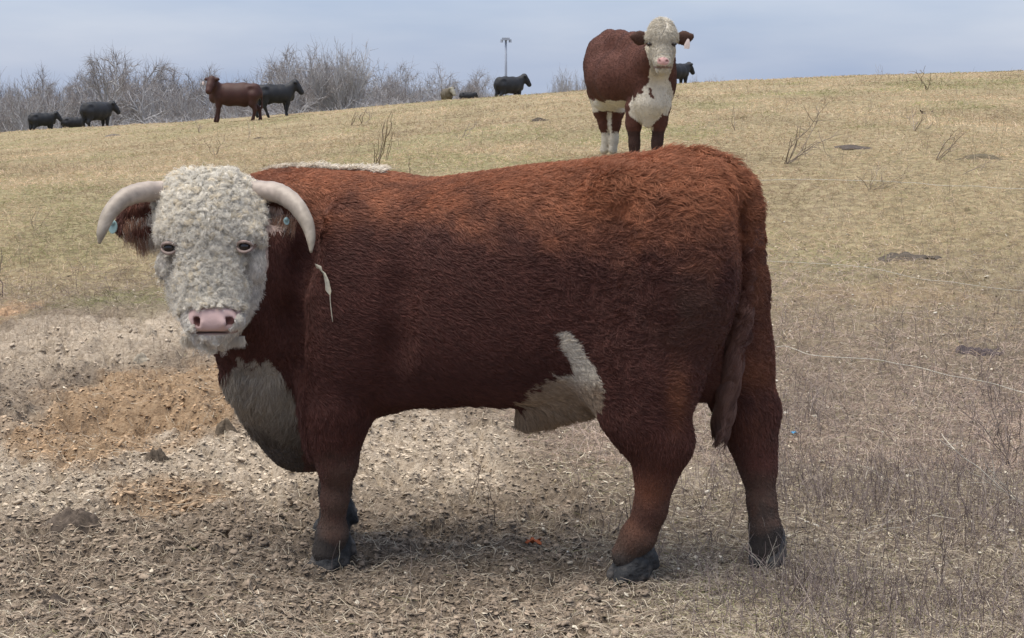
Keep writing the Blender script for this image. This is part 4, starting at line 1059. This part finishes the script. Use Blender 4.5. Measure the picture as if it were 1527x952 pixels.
kinds = [tree_data(1, 1, nt=1092), tree_data(2, 1, fan=.65, nt=1092), tree_data(3, 3, .35, nt=1176), tree_data(4, 4, .5, fan=.45, up=.5, nt=840), tree_data(5, 1, fan=.5, up=.4, nt=1008), tree_data(6, 2, .3, nt=1092), tree_data(8, 5, .45, fan=.38, up=.6, nt=630)]
protos = []
for V, F, pts, w_ in kinds:
    tm = newmesh('trunk', V, F, mat=barkm, obj=False); n = len(pts)
    hc = bpy.data.hair_curves.new('crown'); hc.add_curves([pts.shape[1]] * n); hc.points.foreach_set('position', pts.astype(np.float32).ravel())
    hc.points.foreach_set('radius', np.tile(np.array([.0013, .0011, .0008, .0005], np.float32), n))
    a = hc.attributes.new('hcol', 'FLOAT_COLOR', 'POINT'); c4 = np.ones((n, 4, 4), np.float32)
    c4[:, :, :3] = (np.array([.27, .245, .235]) * (.75 + .5 * R.rand(n, 1)))[:, None]; a.data.foreach_set('color', c4.ravel())
    hc.materials.append(twigm); protos.append((tm, hc, w_))
PROF = np.array([(-200, 110), (0, 104), (40, 107), (90, 114), (110, 122), (130, 102), (150, 84), (175, 78), (205, 86), (220, 100), (250, 101), (280, 105), (300, 118), (320, 108), (345, 106), (365, 112), (395, 104), (420, 88), (440, 74), (470, 68), (500, 66), (540, 72), (560, 92),
                 (580, 106), (605, 100), (640, 98), (660, 113), (690, 108), (720, 107), (745, 113), (770, 128), (800, 137), (820, 115), (840, 101), (860, 97), (885, 103), (930, 106), (1000, 108), (1060, 106), (1095, 112), (1120, 122)])
def tree(px, Y, top, kind, label, wpx=None):
    X = (px - CX) / FPX * Y; zb = ground([X], [Y])[0] - .3; zt = CAMZ + (HY - top) / FPX * Y; h = zt - zb
    r = empty('bare_tree', (X, Y, zb)); r.rotation_euler = (0, 0, R.rand() * 6.28)
    tm, hc, w_ = protos[kind]; sx = h * R.uniform(.75, 1.1) if wpx is None else wpx / 2 / FPX * Y / w_
    r.scale = (sx, sx, h)
    for nm, d in (('trunk', tm), ('crown', hc)):
        o = bpy.data.objects.new(nm, d); COL.objects.link(o); o.parent = r
    tag(r, label, 'tree', 'bare trees of the wood beyond the hill')
    return r
tree(172, 138, 68, 1, 'broad round-topped bare tree, tallest behind the three black cattle', 100)
tree(150, 156, 90, 0, 'bare tree leaning out left of the broad round-topped one', 80)
tree(470, 136, 58, 3, 'tall open many-stemmed bare tree rising right of the black cow', 110)
tree(515, 136, 56, 6, 'tall thin-limbed bare tree with branches fanning above the wood', 110)
tree(60, 150, 96, 0, 'rounded bare tree above the leftmost black cow', 90)
tree(236, 150, 92, 5, 'bare domed tree halfway between the black cattle and the red cow', 95)
tree(330, 152, 98, 1, 'bare tree directly behind the dark red cow', 90)
tree(606, 150, 92, 0, 'bare domed tree at the right end of the dense wood', 90)
tree(438, 150, 78, 4, 'slender bare tree directly above the black cow beside the red one', 60)
tree(850, 160, 97, 3, 'thin bare tree standing alone between the pole and the white faced cow', 62)
tree(634, 160, 98, 2, 'rounded bare tree left of the distant tan cow', 70)
tree(728, 170, 107, 5, 'small bare tree just left of the tall pole', 50)
px = -330.
while px < 770:
    for row, (Y, k) in enumerate(((142, .78), (170, 1.0))):
        x = px + R.uniform(-9, 9); t = np.interp(x, PROF[:, 0], PROF[:, 1]); base = np.interp((x - CX) / FPX, UK[1:-1], crest[1:-1])
        top = t + (base - t) * (1 - k) * .9 + R.uniform(-8, 14)
        if 735 < x: top += 6
        tree(x, Y + R.uniform(-8, 8), top, R.randint(0, 6), 'bare grey tree in the dense wood along the skyline at left')
    px += 26 if px < 600 else 30
for x in (826, 842, 866, 1036, 1052, 1068, 1084, 1100, 800):
    tree(x, 175 + R.uniform(-5, 5), np.interp(x, PROF[:, 0], PROF[:, 1]) + R.uniform(0, 7), [3, 6][R.randint(0, 2)], 'small thin bare tree just showing over the crest', R.uniform(26, 40))
# brush under the trees: one grey mass of stems
n = 10500; u = np.sort(R.uniform(-400, 830, n)); Y = R.uniform(128, 175, n); X = (u - CX) / FPX * Y; zb = ground(X, Y)
hpx = np.interp(u, PROF[:, 0], PROF[:, 1]); rowb = np.interp((u - CX) / FPX, UK[1:-1], crest[1:-1])
zt = CAMZ + (HY - (hpx * .10 + rowb * .90)) / FPX * Y; hgt = np.maximum(zt - zb, .5) * R.uniform(.5, 1.05, n) * np.where(u > 740, .6, 1)
lean = R.randn(n, 3) * .8; lean[:, 2] = 0; K = 4
pts = np.stack([np.stack([X, Y, zb], 1) + (np.array([0, 0, 1.]) * q + lean * q * q) * hgt[:, None] for q in np.linspace(0, 1, K)], 1) + R.randn(n, K, 3) * .12
o = curves('underbrush', pts, .022 * np.linspace(1, .4, K)[None], np.array([.50, .49, .51]) * R.uniform(.65, 1.25, (n, 1)), twigm); tag(o, kind='stuff')
# ------------------------------------------------------------------ tall pole with a flat lamp head behind the crest
polem = mat('galvanised_steel', (.36, .40, .48), rough=.5, spec=.4, var=(2, .08, 2))
Yp = 150; b = np.array([(754.5 - CX) / FPX * Yp, Yp, 0]); b[2] = ground(b[:1], b[1:2])[0]
lp = tag(empty('light_pole', b), 'tall thin grey pole with a flat head rising above the skyline', 'pole')
zt = CAMZ + (HY - 62) / FPX * Yp
V, F = tube(np.array([[b[0], Yp, b[2] - .2], [b[0], Yp, zt * .5], [b[0], Yp, zt]]), [.14, .12, .10], 12); adopt(lp, newmesh('pole', V, F, mat=polem))
import bmesh
bmm = bmesh.new(); bmesh.ops.create_cube(bmm, size=1, matrix=__import__('mathutils').Matrix.Translation((b[0], Yp, zt + .12)) @ __import__('mathutils').Matrix.Diagonal((.75, .7, .24, 1)))
for dx in (-.42, .42): bmesh.ops.create_cone(bmm, cap_ends=True, segments=10, radius1=.16, radius2=.12, depth=.30, matrix=__import__('mathutils').Matrix.Translation((b[0] + dx, Yp - .1, zt - .06)))
me = bpy.data.meshes.new('lamp_head'); bmm.to_mesh(me); me.materials.append(polem); lh = bpy.data.objects.new('lamp_head', me); COL.objects.link(lh); adopt(lp, lh)
lap('trees')
# ------------------------------------------------------------------ ground cover
strawm = mat('dry_straw', rough=.85, attr='hcol', spec=.15)
def scatter(n, y0, y1, pw, u0=-.42, u1=.42, dens=None):
    """random ground points; pw: fall-off of the density with distance"""
    v = R.rand(n * 3); a = 1 - pw
    Y = (y0 ** a + v * (y1 ** a - y0 ** a)) ** (1 / a); X = R.uniform(u0, u1, n * 3) * Y
    if dens is not None: k = R.rand(len(X)) < dens(X, Y); X, Y = X[k], Y[k]
    X, Y = X[:n], Y[:n]; Z = ground(X, Y)
    return np.stack([X, Y, Z], 1)
def blades(name, P, L, rad, col, up=.8, bendy=.4, K=4, flat=False, lab=None, wob=.0):
    n = len(P); a = R.rand(n) * 6.283
    D = np.stack([np.cos(a), np.sin(a), 0 * a], 1); e = np.clip(up + R.randn(n) * .25, -.02, 1)[:, None]
    D = unit(D * np.sqrt(np.maximum(1 - e * e, .02)) + np.array([0, 0, 1.]) * e); bd = R.randn(n, 3) * bendy; bd[:, 2] = -np.abs(bd[:, 2]) * .6
    if flat: bd[:, 2] = 0
    q = np.linspace(0, 1, K)
    pts = np.stack([P + (D * u + bd * u * u) * L[:, None] for u in q], 1)
    if wob: pts += R.randn(n, K, 3) * wob * L[:, None, None] * (q > 0)[None, :, None]
    if flat:
        pts -= (D * .5 * L[:, None])[:, None]
        g = ground(pts[..., 0], pts[..., 1]); pts[..., 2] = np.maximum(g.mean(1)[:, None] * .6 + g * .4, g) + .004 + (.012 * R.rand(n))[:, None]
    o = curves(name, pts, rad[:, None] * np.linspace(1, .35, K)[None], col, strawm); tag(o, kind='stuff')
    return o
def pick(n, cols, v=.3, gain=1.22):
    c = gain * np.array(cols)[R.randint(0, len(cols), n)]; return c * R.uniform(1 - v, 1 + v, (n, 1))
def vegd(X, Y):
    b, l_, s_ = zones(X, Y); return np.clip(1 - .97 * b - .6 * s_ - .8 * l_, 0.0, 1)
TAN = [(.45, .355, .225), (.38, .295, .18), (.52, .42, .295), (.31, .245, .15), (.41, .33, .205)]
GRY = [(.38, .31, .255), (.30, .235, .19), (.47, .40, .33), (.20, .155, .125), (.41, .335, .25)]
GRN = [(.20, .215, .085), (.26, .27, .12)]
# pasture grass, from close by to the crest
n = 170000; P = scatter(n, 6.5, 66, 1.35, dens=vegd); n = len(P)
gz = fbm(P[:, 0] * .5, P[:, 1] * .22, o=3, seed=91) + .35 * fbm(P[:, 0] * 2, P[:, 1] * 1.1, o=2, seed=92); t_ = sstep(8, 13, P[:, 1] + .8 * vn(P[:, 0], P[:, 1], seed=9))
c = pick(n, TAN); gm_ = R.rand(n) < (.25 + .3 * sstep(-1, 3, P[:, 0])) * sstep(.0, .6, gz) * t_ + .05 + .8 * blob(P[:, 0], P[:, 1], -2.6, 10.2, .55, .5, seed=33); c = np.where(gm_[:, None], pick(n, GRN), c)
near_ = R.rand(n) > t_; c = np.where(near_[:, None], pick(n, GRY), c)
c = c * np.array([.98, .93, .95]) * (1 + .60 * fbm(P[:, 0] * .8, P[:, 1] * .28, o=4, seed=95))[:, None]
L_ = R.uniform(.03, .09, n) * (1 + .3 * vn(P[:, 0] * .7, P[:, 1] * .4, seed=8)) * np.where(P[:, 1] > 20, 1.2, 1)
blades('pasture_grass', P, L_, np.maximum(.0010, P[:, 1] * .00013), c, up=.45, bendy=.45)
# short stubble among the weeds near the bull
n = 72000; P = scatter(n, 3.3, 11, 2.2, dens=lambda X, Y: vegd(X, Y) * .95 + .04); n = len(P)
c = pick(n, GRY + [(.36, .31, .20)] * 2, .35); gm_ = R.rand(n) < .10 + .5 * blob(P[:, 0], P[:, 1], .85, 4.45, .5, .35, seed=12) + .3 * blob(P[:, 0], P[:, 1], .35, 6.3, .3, .4, seed=13); c = np.where(gm_[:, None], pick(n, [(.22, .22, .10), (.29, .28, .15)]), c); c = c * (1 + .45 * fbm(P[:, 0] * 1.6, P[:, 1] * 1.1, o=4, seed=97))[:, None]
blades('short_stubble', P, R.uniform(.012, .055, n), R.uniform(.0005, .0011, n), c, up=.35, bendy=.5)
# straw litter lying on the soil
n = 47000; P = scatter(n, 3.25, 11, 2.1, dens=lambda X, Y: .38 + .60 * vegd(X, Y)); n = len(P)
blades('straw_litter', P, R.uniform(.02, .09, n) * np.where(R.rand(n) < .06, 1.9, 1), R.uniform(.0006, .0016, n), pick(n, [(.42, .36, .27), (.34, .285, .22), (.27, .22, .17), (.50, .44, .34), (.18, .145, .115), (.24, .195, .15)], .25), up=.05, bendy=.28, K=5, flat=True)
# upright weed stalks
def stalkd(X, Y):
    right = sstep(.45, 1.1, X - .1 * (Y - 5)) * sstep(10.5, 7.5, Y)
    return sstep(3.6, 4.9, Y) * np.clip(vegd(X, Y) * (.05 + .95 * right + .25 * blob(X, Y, .3, 6.0, .6, .6, seed=23)), 0, 1) * np.clip(.75 + .8 * vn(X * 2.2, Y * 2.2, seed=88), .15, 1)
n = 15000; P = scatter(n, 3.3, 13, 1.6, dens=stalkd); n = len(P)
blades('weed_stalks', P, R.uniform(.05, .20, n) * np.where(R.rand(n) < .12, 1.5, 1), R.uniform(.0007, .0015, n), pick(n, [(.15, .12, .112), (.21, .17, .155), (.28, .235, .205), (.11, .085, .08)], .25), up=.90, bendy=.18, K=6, wob=.015)
n = 4200; P = scatter(n, 8, 50, 1.4, dens=lambda X, Y: .25 + .75 * (vn(X * .5, Y * .25, seed=61) > .2)); n = len(P)
blades('tall_dead_grass', P, R.uniform(.10, .30, n), P[:, 1] * .000085, pick(n, [(.24, .19, .14), (.34, .275, .19), (.19, .155, .125)], .25), up=.9, bendy=.2, K=5, wob=.02)
# crumbs of soil and flat dead leaf bits, each a small mesh piece
def bits(name, P, size, col, flatness, mt, zl=.25, sub=False):
    n = len(P)
    base = np.array([(1, 0, 0), (-1, 0, 0), (0, 1, 0), (0, -1, 0), (0, 0, 1), (0, 0, -1), (.6, .6, .6), (-.6, .6, .5), (.6, -.6, .5), (-.6, -.6, .6)], float)[:6]
    Ft = np.array([(0, 2, 4), (2, 1, 4), (1, 3, 4), (3, 0, 4), (2, 0, 5), (1, 2, 5), (3, 1, 5), (0, 3, 5)])
    if sub:
        V, T = [tuple(b) for b in base], []
        cache = {}
        def mid(a, b):
            k = (min(a, b), max(a, b))
            if k not in cache: v = np.array(V[a]) + np.array(V[b]); V.append(tuple(v / np.linalg.norm(v))); cache[k] = len(V) - 1
            return cache[k]
        for a, b, c in Ft: x, y, z = mid(a, b), mid(b, c), mid(c, a); T += [(a, x, z), (x, b, y), (z, y, c), (x, y, z)]
        base, Ft = np.array(V), np.array(T)
    m = len(base); V = base[None] * R.uniform(.55, 1.25, (n, m, 1)) * size[:, None, None] * np.array([1, .75, flatness])
    a = R.rand(n) * 6.28; ti = R.randn(n) * .35; ca, sa, ct, st = np.cos(a), np.sin(a), np.cos(ti), np.sin(ti)
    x, y, z = V[..., 0], V[..., 1], V[..., 2]; x, z = x * ct[:, None] + z * st[:, None], -x * st[:, None] + z * ct[:, None]
    x, y = x * ca[:, None] - y * sa[:, None], x * sa[:, None] + y * ca[:, None]
    V = np.stack([x, y, z], -1) + P[:, None] + np.array([0, 0, 1.]) * (size * flatness * zl)[:, None, None]
    F = (Ft[None] + (np.arange(n) * m)[:, None, None]).reshape(-1, 3)
    o = newmesh(name, V.reshape(-1, 3), F, smooth=sub, cols={'hcol': np.clip(np.repeat(col, m, 0), 0, 1)}, mat=mt); tag(o, kind='stuff'); return o
crumbm = mat('soil_crumbs', rough=.95, attr='hcol', spec=.1, bump=(90, .6, .006), var=(70, .35, 5))
def soilcol(P, v=.25):
    b, l_, s_ = zones(P[:, 0], P[:, 1]); c = np.tile(np.array([.28, .222, .168]), (len(P), 1)); c = np.where(b[:, None] < .3, np.array([.31, .255, .195]), c)
    c = c * (1 - l_[:, None]) + np.array([.50, .42, .325]) * l_[:, None]; c = c * (1 - s_[:, None]) + np.array([.42, .29, .18]) * s_[:, None]
    return c * R.uniform(1 - v, 1 + v, (len(P), 1))
n = 26000; P = scatter(n, 3.25, 9.5, 2.3, -.37, .20, dens=lambda X, Y: np.clip(zones(X, Y)[0] + .08, 0, 1)); n = len(P)
bits('soil_crumbs', P, R.uniform(.003, .009, n) * np.where(R.rand(n) < .04, 1.6, 1), soilcol(P), .38, crumbm)
n = 2600; P = scatter(n, 3.3, 9, 2.0, -.37, .12, dens=lambda X, Y: np.clip(zones(X, Y)[0], 0, 1) * np.clip(.4 + vn(X * 3, Y * 3, seed=5), 0, 1)); n = len(P)
bits('mud_clods', P, R.uniform(.010, .024, n), soilcol(P), .34, crumbm, zl=.1, sub=True)
n = 17000; P = scatter(n, 3.25, 12, 2.0, dens=lambda X, Y: .25 + .75 * vegd(X, Y)); n = len(P)
bits('dead_leaf_bits', P, R.uniform(.005, .015, n), pick(n, [(.30, .255, .20), (.20, .165, .13), (.42, .37, .29), (.14, .115, .09), (.50, .45, .36)], .25), .16, crumbm, zl=1.2)
palem = mat('pale_bits', rough=.7, attr='hcol', spec=.25)
n = 380; P = scatter(n, 3.25, 7.5, 2.6, dens=lambda X, Y: .35 + .65 * (X > .2)); n = len(P)
bits('corn_kernels', P, R.uniform(.004, .0075, n), pick(n, [(.66, .60, .46), (.72, .69, .60), (.60, .50, .33)], .12), .55, palem, zl=1.6, sub=True)
n = 230; P = scatter(n, 5, 16, 1.6, .02, .37, dens=lambda X, Y: .3 + .7 * (vn(X * 2, Y * 2, seed=19) > 0)); n = len(P)
bits('pale_husk_bits', P, R.uniform(.007, .018, n), pick(n, [(.52, .47, .38), (.42, .37, .29), (.60, .56, .48)], .12, 1), .3, palem, zl=1.4, sub=True)
n = 40000; P = scatter(n, 3.25, 8.5, 2.2, -.37, .25, dens=lambda X, Y: np.clip(zones(X, Y)[0], 0, 1)); n = len(P)
cf = soilcol(P, .35) * np.where(R.rand(n, 1) < .25, .6, 1.05)
bits('trampled_flakes', P, R.uniform(.004, .015, n), cf, .22, crumbm, zl=.9)
lap('ground cover')
# ------------------------------------------------------------------ single things on the ground
def lump(name, px, py, rx, rz, col, label, cat, ry=None, rough=.016, seed=0, freq=34):
    g = G(px, py); w_ = rx / FPX * g[1]; d_ = ry or w_ * .7
    a = np.linspace(0, 2 * math.pi, 28, endpoint=False); rr_ = np.linspace(0, 1, 12); V = [[0, 0, rz]]
    for r_ in rr_[1:]:
        for t in a: V.append([w_ * r_ * math.cos(t), d_ * r_ * math.sin(t), rz * (1 - r_ ** 1.3) - .012 * (r_ > .99)])
    V = np.array(V); n1 = fbm(V[:, 0] * freq + seed, V[:, 1] * freq, V[:, 2] * freq, o=3, seed=seed + 3); n2 = fbm(V[:, 0] * freq + 9, V[:, 1] * freq + seed, o=3, seed=seed + 13)
    an = np.arctan2(V[:, 1], V[:, 0]); e = 1 + .22 * n2 + .45 * vn(np.cos(an) * 2.2 + seed, np.sin(an) * 2.2, seed=seed); V[:, 0] *= e; V[:, 1] *= e; V[:, 2] += n1 * rough * 2.2
    V += g; V[:, 2] += (ground(V[:, 0], V[:, 1]) - g[2]) * .8
    F = [[0, 1 + k, 1 + (k + 1) % 28, 1 + (k + 1) % 28] for k in range(28)] + [[1 + r_ * 28 + k, 1 + (r_ + 1) * 28 + k, 1 + (r_ + 1) * 28 + (k + 1) % 28, 1 + r_ * 28 + (k + 1) % 28] for r_ in range(10) for k in range(28)]
    nz = fbm(V[:, 0] * 60, V[:, 1] * 60, V[:, 2] * 60, o=3, seed=seed)[:, None]
    o = newmesh(name, V - g, tris(np.array(F)), cols={'hcol': np.clip(np.array(col) * (1 + .45 * nz), 0, 1)}, mat=crumbm); o.location = g
    return tag(o, label, cat)
DG = (.095, .076, .062)
lump('dung_heap', 112, 785, 46, 0.038, DG, 'large dark dung heap on the mud at the left', 'dung', seed=1)
lump('dung_heap', 72, 915, 34, 0.028, (.09, .072, .06), 'dark dung lump at the bottom left corner', 'dung', seed=2)
lump('dung_heap', 234, 690, 24, 0.035, (.10, .08, .062), 'brown clod below the sandy hollow', 'clod', seed=3)
lump('dung_heap', 337, 640, 18, 0.032, (.12, .095, .07), 'dark clod beside the bull\'s white brisket', 'clod', seed=4)
lump('dung_heap', 1458, 527, 30, .03, (.085, .07, .072), 'flat dark purple-brown dung pat in the grass at right', 'dung', seed=5)
lump('dung_heap', 1352, 384, 46, .028, (.10, .085, .07), 'long dark dung patch in the middle distance right of the tail', 'dung', seed=6, freq=9)
lump('dung_heap', 1265, 222, 36, .045, (.10, .085, .075), 'dark bare mound on the slope beside the fan-shaped weed', 'mound', seed=7, freq=4)
lump('dung_heap', 1460, 237, 42, .035, (.13, .11, .075), 'low dark mound on the slope near the right edge', 'mound', seed=8, freq=4)
lump('dung_heap', 803, 181, 11, .06, (.09, .075, .06), 'small dark dung pat on the slope left of the cow', 'dung', seed=9, freq=5)
lump('dung_heap', 386, 207, 9, .05, (.10, .08, .06), 'tiny dark dung pat below the dark red cow', 'dung', seed=10, freq=5)
lump('dung_heap', 168, 203, 12, .07, (.16, .14, .12), 'grey clod on the crest below the largest black cow', 'clod', seed=11, freq=5)
STN = (.33, .29, .23)
lump('stone', 209, 538, 11, .035, STN, 'rounded pale stone on the bank above the sandy hollow', 'stone', seed=12, rough=.003)
lump('stone', 226, 497, 10, .018, (.28, .24, .19), 'flat grey stone left of the bull\'s muzzle', 'stone', seed=13, rough=.003)
lump('stone', 8, 471, 22, .05, (.36, .24, .15), 'orange clay clod at the left edge', 'clod', seed=14, rough=.008)
bl = mat('blue_plastic', (.03, .22, .42), rough=.4, spec=.4, var=(80, .2, 2)); rl = mat('orange_leaf', (.36, .10, .04), rough=.7, var=(60, .3, 3))
def scrap(name, px, py, s, m_, label, cat, seed):
    g = G(px, py); rr_ = np.random.RandomState(seed); k = 7; i, j = np.meshgrid(np.arange(k), np.arange(k), indexing='ij')
    x = (i / (k - 1) - .5).ravel(); y = (j / (k - 1) - .5).ravel(); rad_ = .6 + .5 * rr_.rand(len(x)); z = .25 * np.sin(x * 6 + seed) * np.cos(y * 5) + .15
    V = np.stack([x * rad_ * s * 1.4, y * rad_ * s, z * s], 1); V2 = V - [0, 0, .0012]
    F = np.stack([i[:-1, :-1] * k + j[:-1, :-1], i[1:, :-1] * k + j[1:, :-1], i[1:, 1:] * k + j[1:, 1:], i[:-1, 1:] * k + j[:-1, 1:]], -1).reshape(-1, 4)
    o = newmesh(name, np.vstack([V, V2]), np.vstack([F, F[:, ::-1] + k * k]), mat=m_); o.location = g + [0, 0, .012]; tag(o, label, cat)
scrap('plastic_scrap', 1184, 650, .022, bl, 'small bright blue plastic scrap in the weeds right of the hind leg', 'scrap', 3)
scrap('orange_leaf', 795, 818, .040, rl, 'crumpled orange leaf on the ground between the bull\'s legs', 'leaf', 5)
# fallen fence twine
twm = mat('pale_twine', (.52, .49, .42), rough=.7, var=(30, .2, 3))
def twine(pts, lift, r_, label):
    P = np.array([G(a, b) + [0, 0, lift] for a, b in pts]); P = spline(P, len(pts) * 9); P[:, 2] += .012 * vn(P[:, 0] * 4, P[:, 1] * 4, seed=3)
    V, F = tube(P, r_, 5); o = newmesh('fence_twine', V, F, mat=twm); tag(o, label, 'twine')
twine([(1020, 545), (1090, 548), (1160, 530), (1185, 536), (1212, 546), (1270, 551), (1330, 556), (1400, 572), (1460, 585), (1502, 595), (1560, 615)], .05, .0022, 'pale sagging twine through the weeds, closest of the three strands')
twine([(1030, 402), (1100, 399), (1160, 400), (1215, 403), (1275, 407), (1340, 418), (1420, 431), (1560, 446)], .04, .0016, 'pale twine level with the long dung patch, middle strand of three')
twine([(1010, 275), (1100, 276), (1200, 277), (1330, 281), (1440, 287), (1570, 292)], .05, .0024, 'farthest pale twine strand, below the weeds on the slope')
# single dead weeds and fallen branches
wdm = mat('dead_stem', rough=.85, attr='hcol', spec=.15)
def weed(px, py, tips, label, rad=.004, col=(.25, .205, .16), sub=3, depth=0., name='dead_weed', cat='weed', lift=0.):
    """stems from the base pixel to each tip pixel, standing in a shallow fan at the base's distance"""
    g = G(px, py); Y0 = g[1]; paths, rads, cols_ = [], [], []
    rr_ = np.random.RandomState(int(px * 7 + py)); K = 8
    for (tx, ty) in tips:
        e = hp(tx, ty, Y0 + rr_.uniform(-.06, .06) * Y0 * .5); b0 = g + rr_.randn(3) * .008 - [0, 0, .01]
        d = e - b0; Ls = np.linalg.norm(d); q = np.linspace(0, 1, K)[:, None]; bow = rr_.randn(3) * .06 * Ls
        P = b0 + d * q + bow * np.sin(q * 3.14) + rr_.randn(K, 3) * .012 * Ls * (q > 0) * (q < 1)
        paths.append(P); rads.append(rad * .72 * np.linspace(1, .4, K)); cols_.append(np.array(col) * rr_.uniform(.8, 1.3))
        for s in range(sub):
            i = rr_.randint(2, K - 1); a = unit(d + rr_.randn(3) * .6 * Ls) * Ls * rr_.uniform(.15, .35)
            P2 = P[i] + a * q + rr_.randn(3) * .03 * Ls * np.sin(q * 3.14); paths.append(P2); rads.append(rad * .5 * np.linspace(1, .4, K)); cols_.append(np.array(col) * rr_.uniform(.8, 1.3))
    o = curves(name, np.array(paths) - g, np.array(rads), np.array(cols_), wdm); o.location = g; tag(o, label, cat)
weed(1172, 245, [(1236, 152), (1222, 160), (1190, 190), (1180, 205), (1250, 195), (1240, 205), (1212, 218), (1200, 200)], 'fan-shaped dead weed leaning right, nearest the bull\'s tailhead', .008, sub=4)
weed(1364, 196, [(1352, 172), (1392, 182), (1360, 165), (1376, 176), (1370, 182)], 'small forked dead weed on the slope beyond the dark mounds', .009)
weed(1384, 134, [(1380, 98), (1366, 104), (1388, 108)], 'thin dead stalk crossing the skyline at right', .012, sub=2)
weed(1313, 109, [(1312, 96), (1315, 98), (1310, 99)], 'tiny dead tuft on the skyline at right', .016, sub=1)
weed(1376, 170, [(1372, 164), (1382, 172), (1390, 170)], 'small dark clump beside the forked weed', .03, col=(.11, .09, .08), sub=2)
weed(1296, 285, [(1322, 250), (1300, 252), (1348, 262), (1276, 262), (1362, 255), (1310, 240)], 'crossed dead stems in the grass below the dark mounds', .005, sub=3)
weed(1395, 240, [(1432, 190), (1425, 200), (1410, 215), (1440, 198)], 'leaning dead weed at upper right between the dark mounds', .007)
weed(1436, 262, [(1490, 232), (1470, 240)], 'low slanting dead stem near the right edge of the slope', .006)
weed(556, 262, [(564, 205), (574, 182), (584, 166), (570, 200), (558, 215), (578, 190)], 'tall thick bunch of dead stalks behind the bull\'s withers', .010, col=(.22, .175, .12), sub=1)
weed(576, 240, [(586, 168), (590, 190)], 'pair of stalks right of the thick bunch behind the withers', .007, col=(.22, .175, .12), sub=1)
weed(524, 188, [(530, 166), (535, 170)], 'short dead stalk on the crest above the withers', .014, sub=2)
weed(538, 186, [(555, 160), (548, 164), (552, 168)], 'leaning dead stalk on the crest right of the black cow', .014, sub=2)
weed(690, 205, [(712, 180), (700, 182)], 'slanting dead twig on the slope midway along the bull\'s back', .010)
weed(612, 264, [(613, 230), (610, 236)], 'thin dead stalk just behind the bull\'s back', .005)
weed(1096, 195, [(1094, 160), (1097, 166)], 'thin upright stalk right of the white faced cow', .007, sub=1)
weed(369, 208, [(368, 180), (372, 184)], 'thin stalk below the dark red cow\'s front legs', .010, sub=1)
weed(298, 198, [(291, 180), (300, 184), (305, 187)], 'dead weed on the crest left of the dark red cow', .014)
weed(320, 232, [(305, 205), (322, 208), (335, 212), (312, 215)], 'bushy dead weed on the slope below the dark red cow', .007)
weed(196, 300, [(205, 280), (212, 284)], 'leaning stalk in the grass above the left horn', .004)
weed(52, 345, [(70, 300), (60, 310), (78, 312)], 'bent dead stems at the left above the horn tip', .004)
weed(2, 445, [(1, 368), (4, 380)], 'tall thin stalk at the very left edge', .004, col=(.13, .09, .10), sub=1)
PAL = (.46, .42, .35)
weed(1530, 758, [(1400, 655), (1440, 700), (1468, 690)], 'pale fallen branch slanting down to the right edge', .0042, col=PAL, sub=3, name='fallen_branch', cat='branch')
weed(1345, 728, [(1272, 690), (1300, 703)], 'short pale fallen stick right of the hind hooves', .003, col=PAL, sub=1, name='fallen_branch', cat='branch')
weed(1262, 796, [(1345, 775), (1408, 765)], 'long curved pale stick right of the far hind hoof', .003, col=PAL, sub=1, name='fallen_branch', cat='branch')
weed(1505, 700, [(1430, 610), (1470, 600), (1500, 590), (1520, 620), (1455, 640), (1475, 575)], 'branching dead weed at the right edge above the fallen branch', .003, col=(.17, .135, .12), sub=5)
weed(1310, 770, [(1308, 700), (1292, 672), (1330, 690)], 'slim dead weed standing right of the hind leg', .0026, col=(.19, .15, .13), sub=4)
weed(1400, 880, [(1402, 790), (1396, 820), (1412, 812)], 'thin dark weed stem at the lower right', .0022, col=(.14, .11, .10), sub=2)
weed(1472, 905, [(1448, 845), (1460, 860)], 'short leaning stem in the lower right corner', .0022, col=(.16, .12, .11), sub=1)
weed(1178, 960, [(1165, 880), (1160, 905)], 'thin stem at the bottom below the far hind hoof', .002, col=(.16, .13, .11), sub=1)
weed(705, 745, [(721, 680), (716, 700)], 'dark bent twig standing under the bull\'s belly', .0030, col=(.10, .075, .06), sub=1)
weed(735, 785, [(728, 735), (722, 715)], 'second dark twig under the belly, right of the bent one', .0024, col=(.11, .085, .07), sub=1)
weed(942, 800, [(932, 740), (935, 728)], 'dark stem standing beside the near hind hoof', .0028, col=(.12, .09, .08), sub=1)
weed(380, 822, [(379, 762), (377, 780)], 'thin upright stem left of the front hoof', .002, col=(.20, .16, .14), sub=0)
weed(948, 866, [(930, 835), (952, 828), (944, 832), (925, 842), (960, 838)], 'tuft of pale straw in front of the near hind hoof', .0020, col=(.48, .44, .34), sub=1, name='straw_tuft', cat='straw')
weed(1140, 858, [(1115, 805), (1158, 800), (1150, 815), (1172, 800), (1108, 820)], 'pale straw tangled round the far hind hoof', .0022, col=(.42, .38, .31), sub=1, name='straw_tuft', cat='straw')
weed(512, 852, [(507, 806), (509, 820)], 'pale straw standing against the front hoof', .002, col=(.48, .44, .34), sub=0, name='straw_tuft', cat='straw')
weed(340, 935, [(320, 913), (362, 948), (330, 905)], 'forked pale straw at the bottom left of the front hoof', .0022, col=PAL, sub=1, name='straw_tuft', cat='straw')
weed(395, 940, [(372, 870), (380, 890)], 'long pale straw slanting below the front hoof', .0020, col=PAL, sub=1, name='straw_tuft', cat='straw')
weed(105, 882, [(172, 874), (140, 880)], 'pale straw lying flat near the left dung lump', .0026, col=PAL, sub=0, name='straw_tuft', cat='straw')
weed(550, 890, [(580, 868), (556, 872)], 'pale straw crossing the mud right of the front hoof', .0022, col=PAL, sub=1, name='straw_tuft', cat='straw')
lap('done')
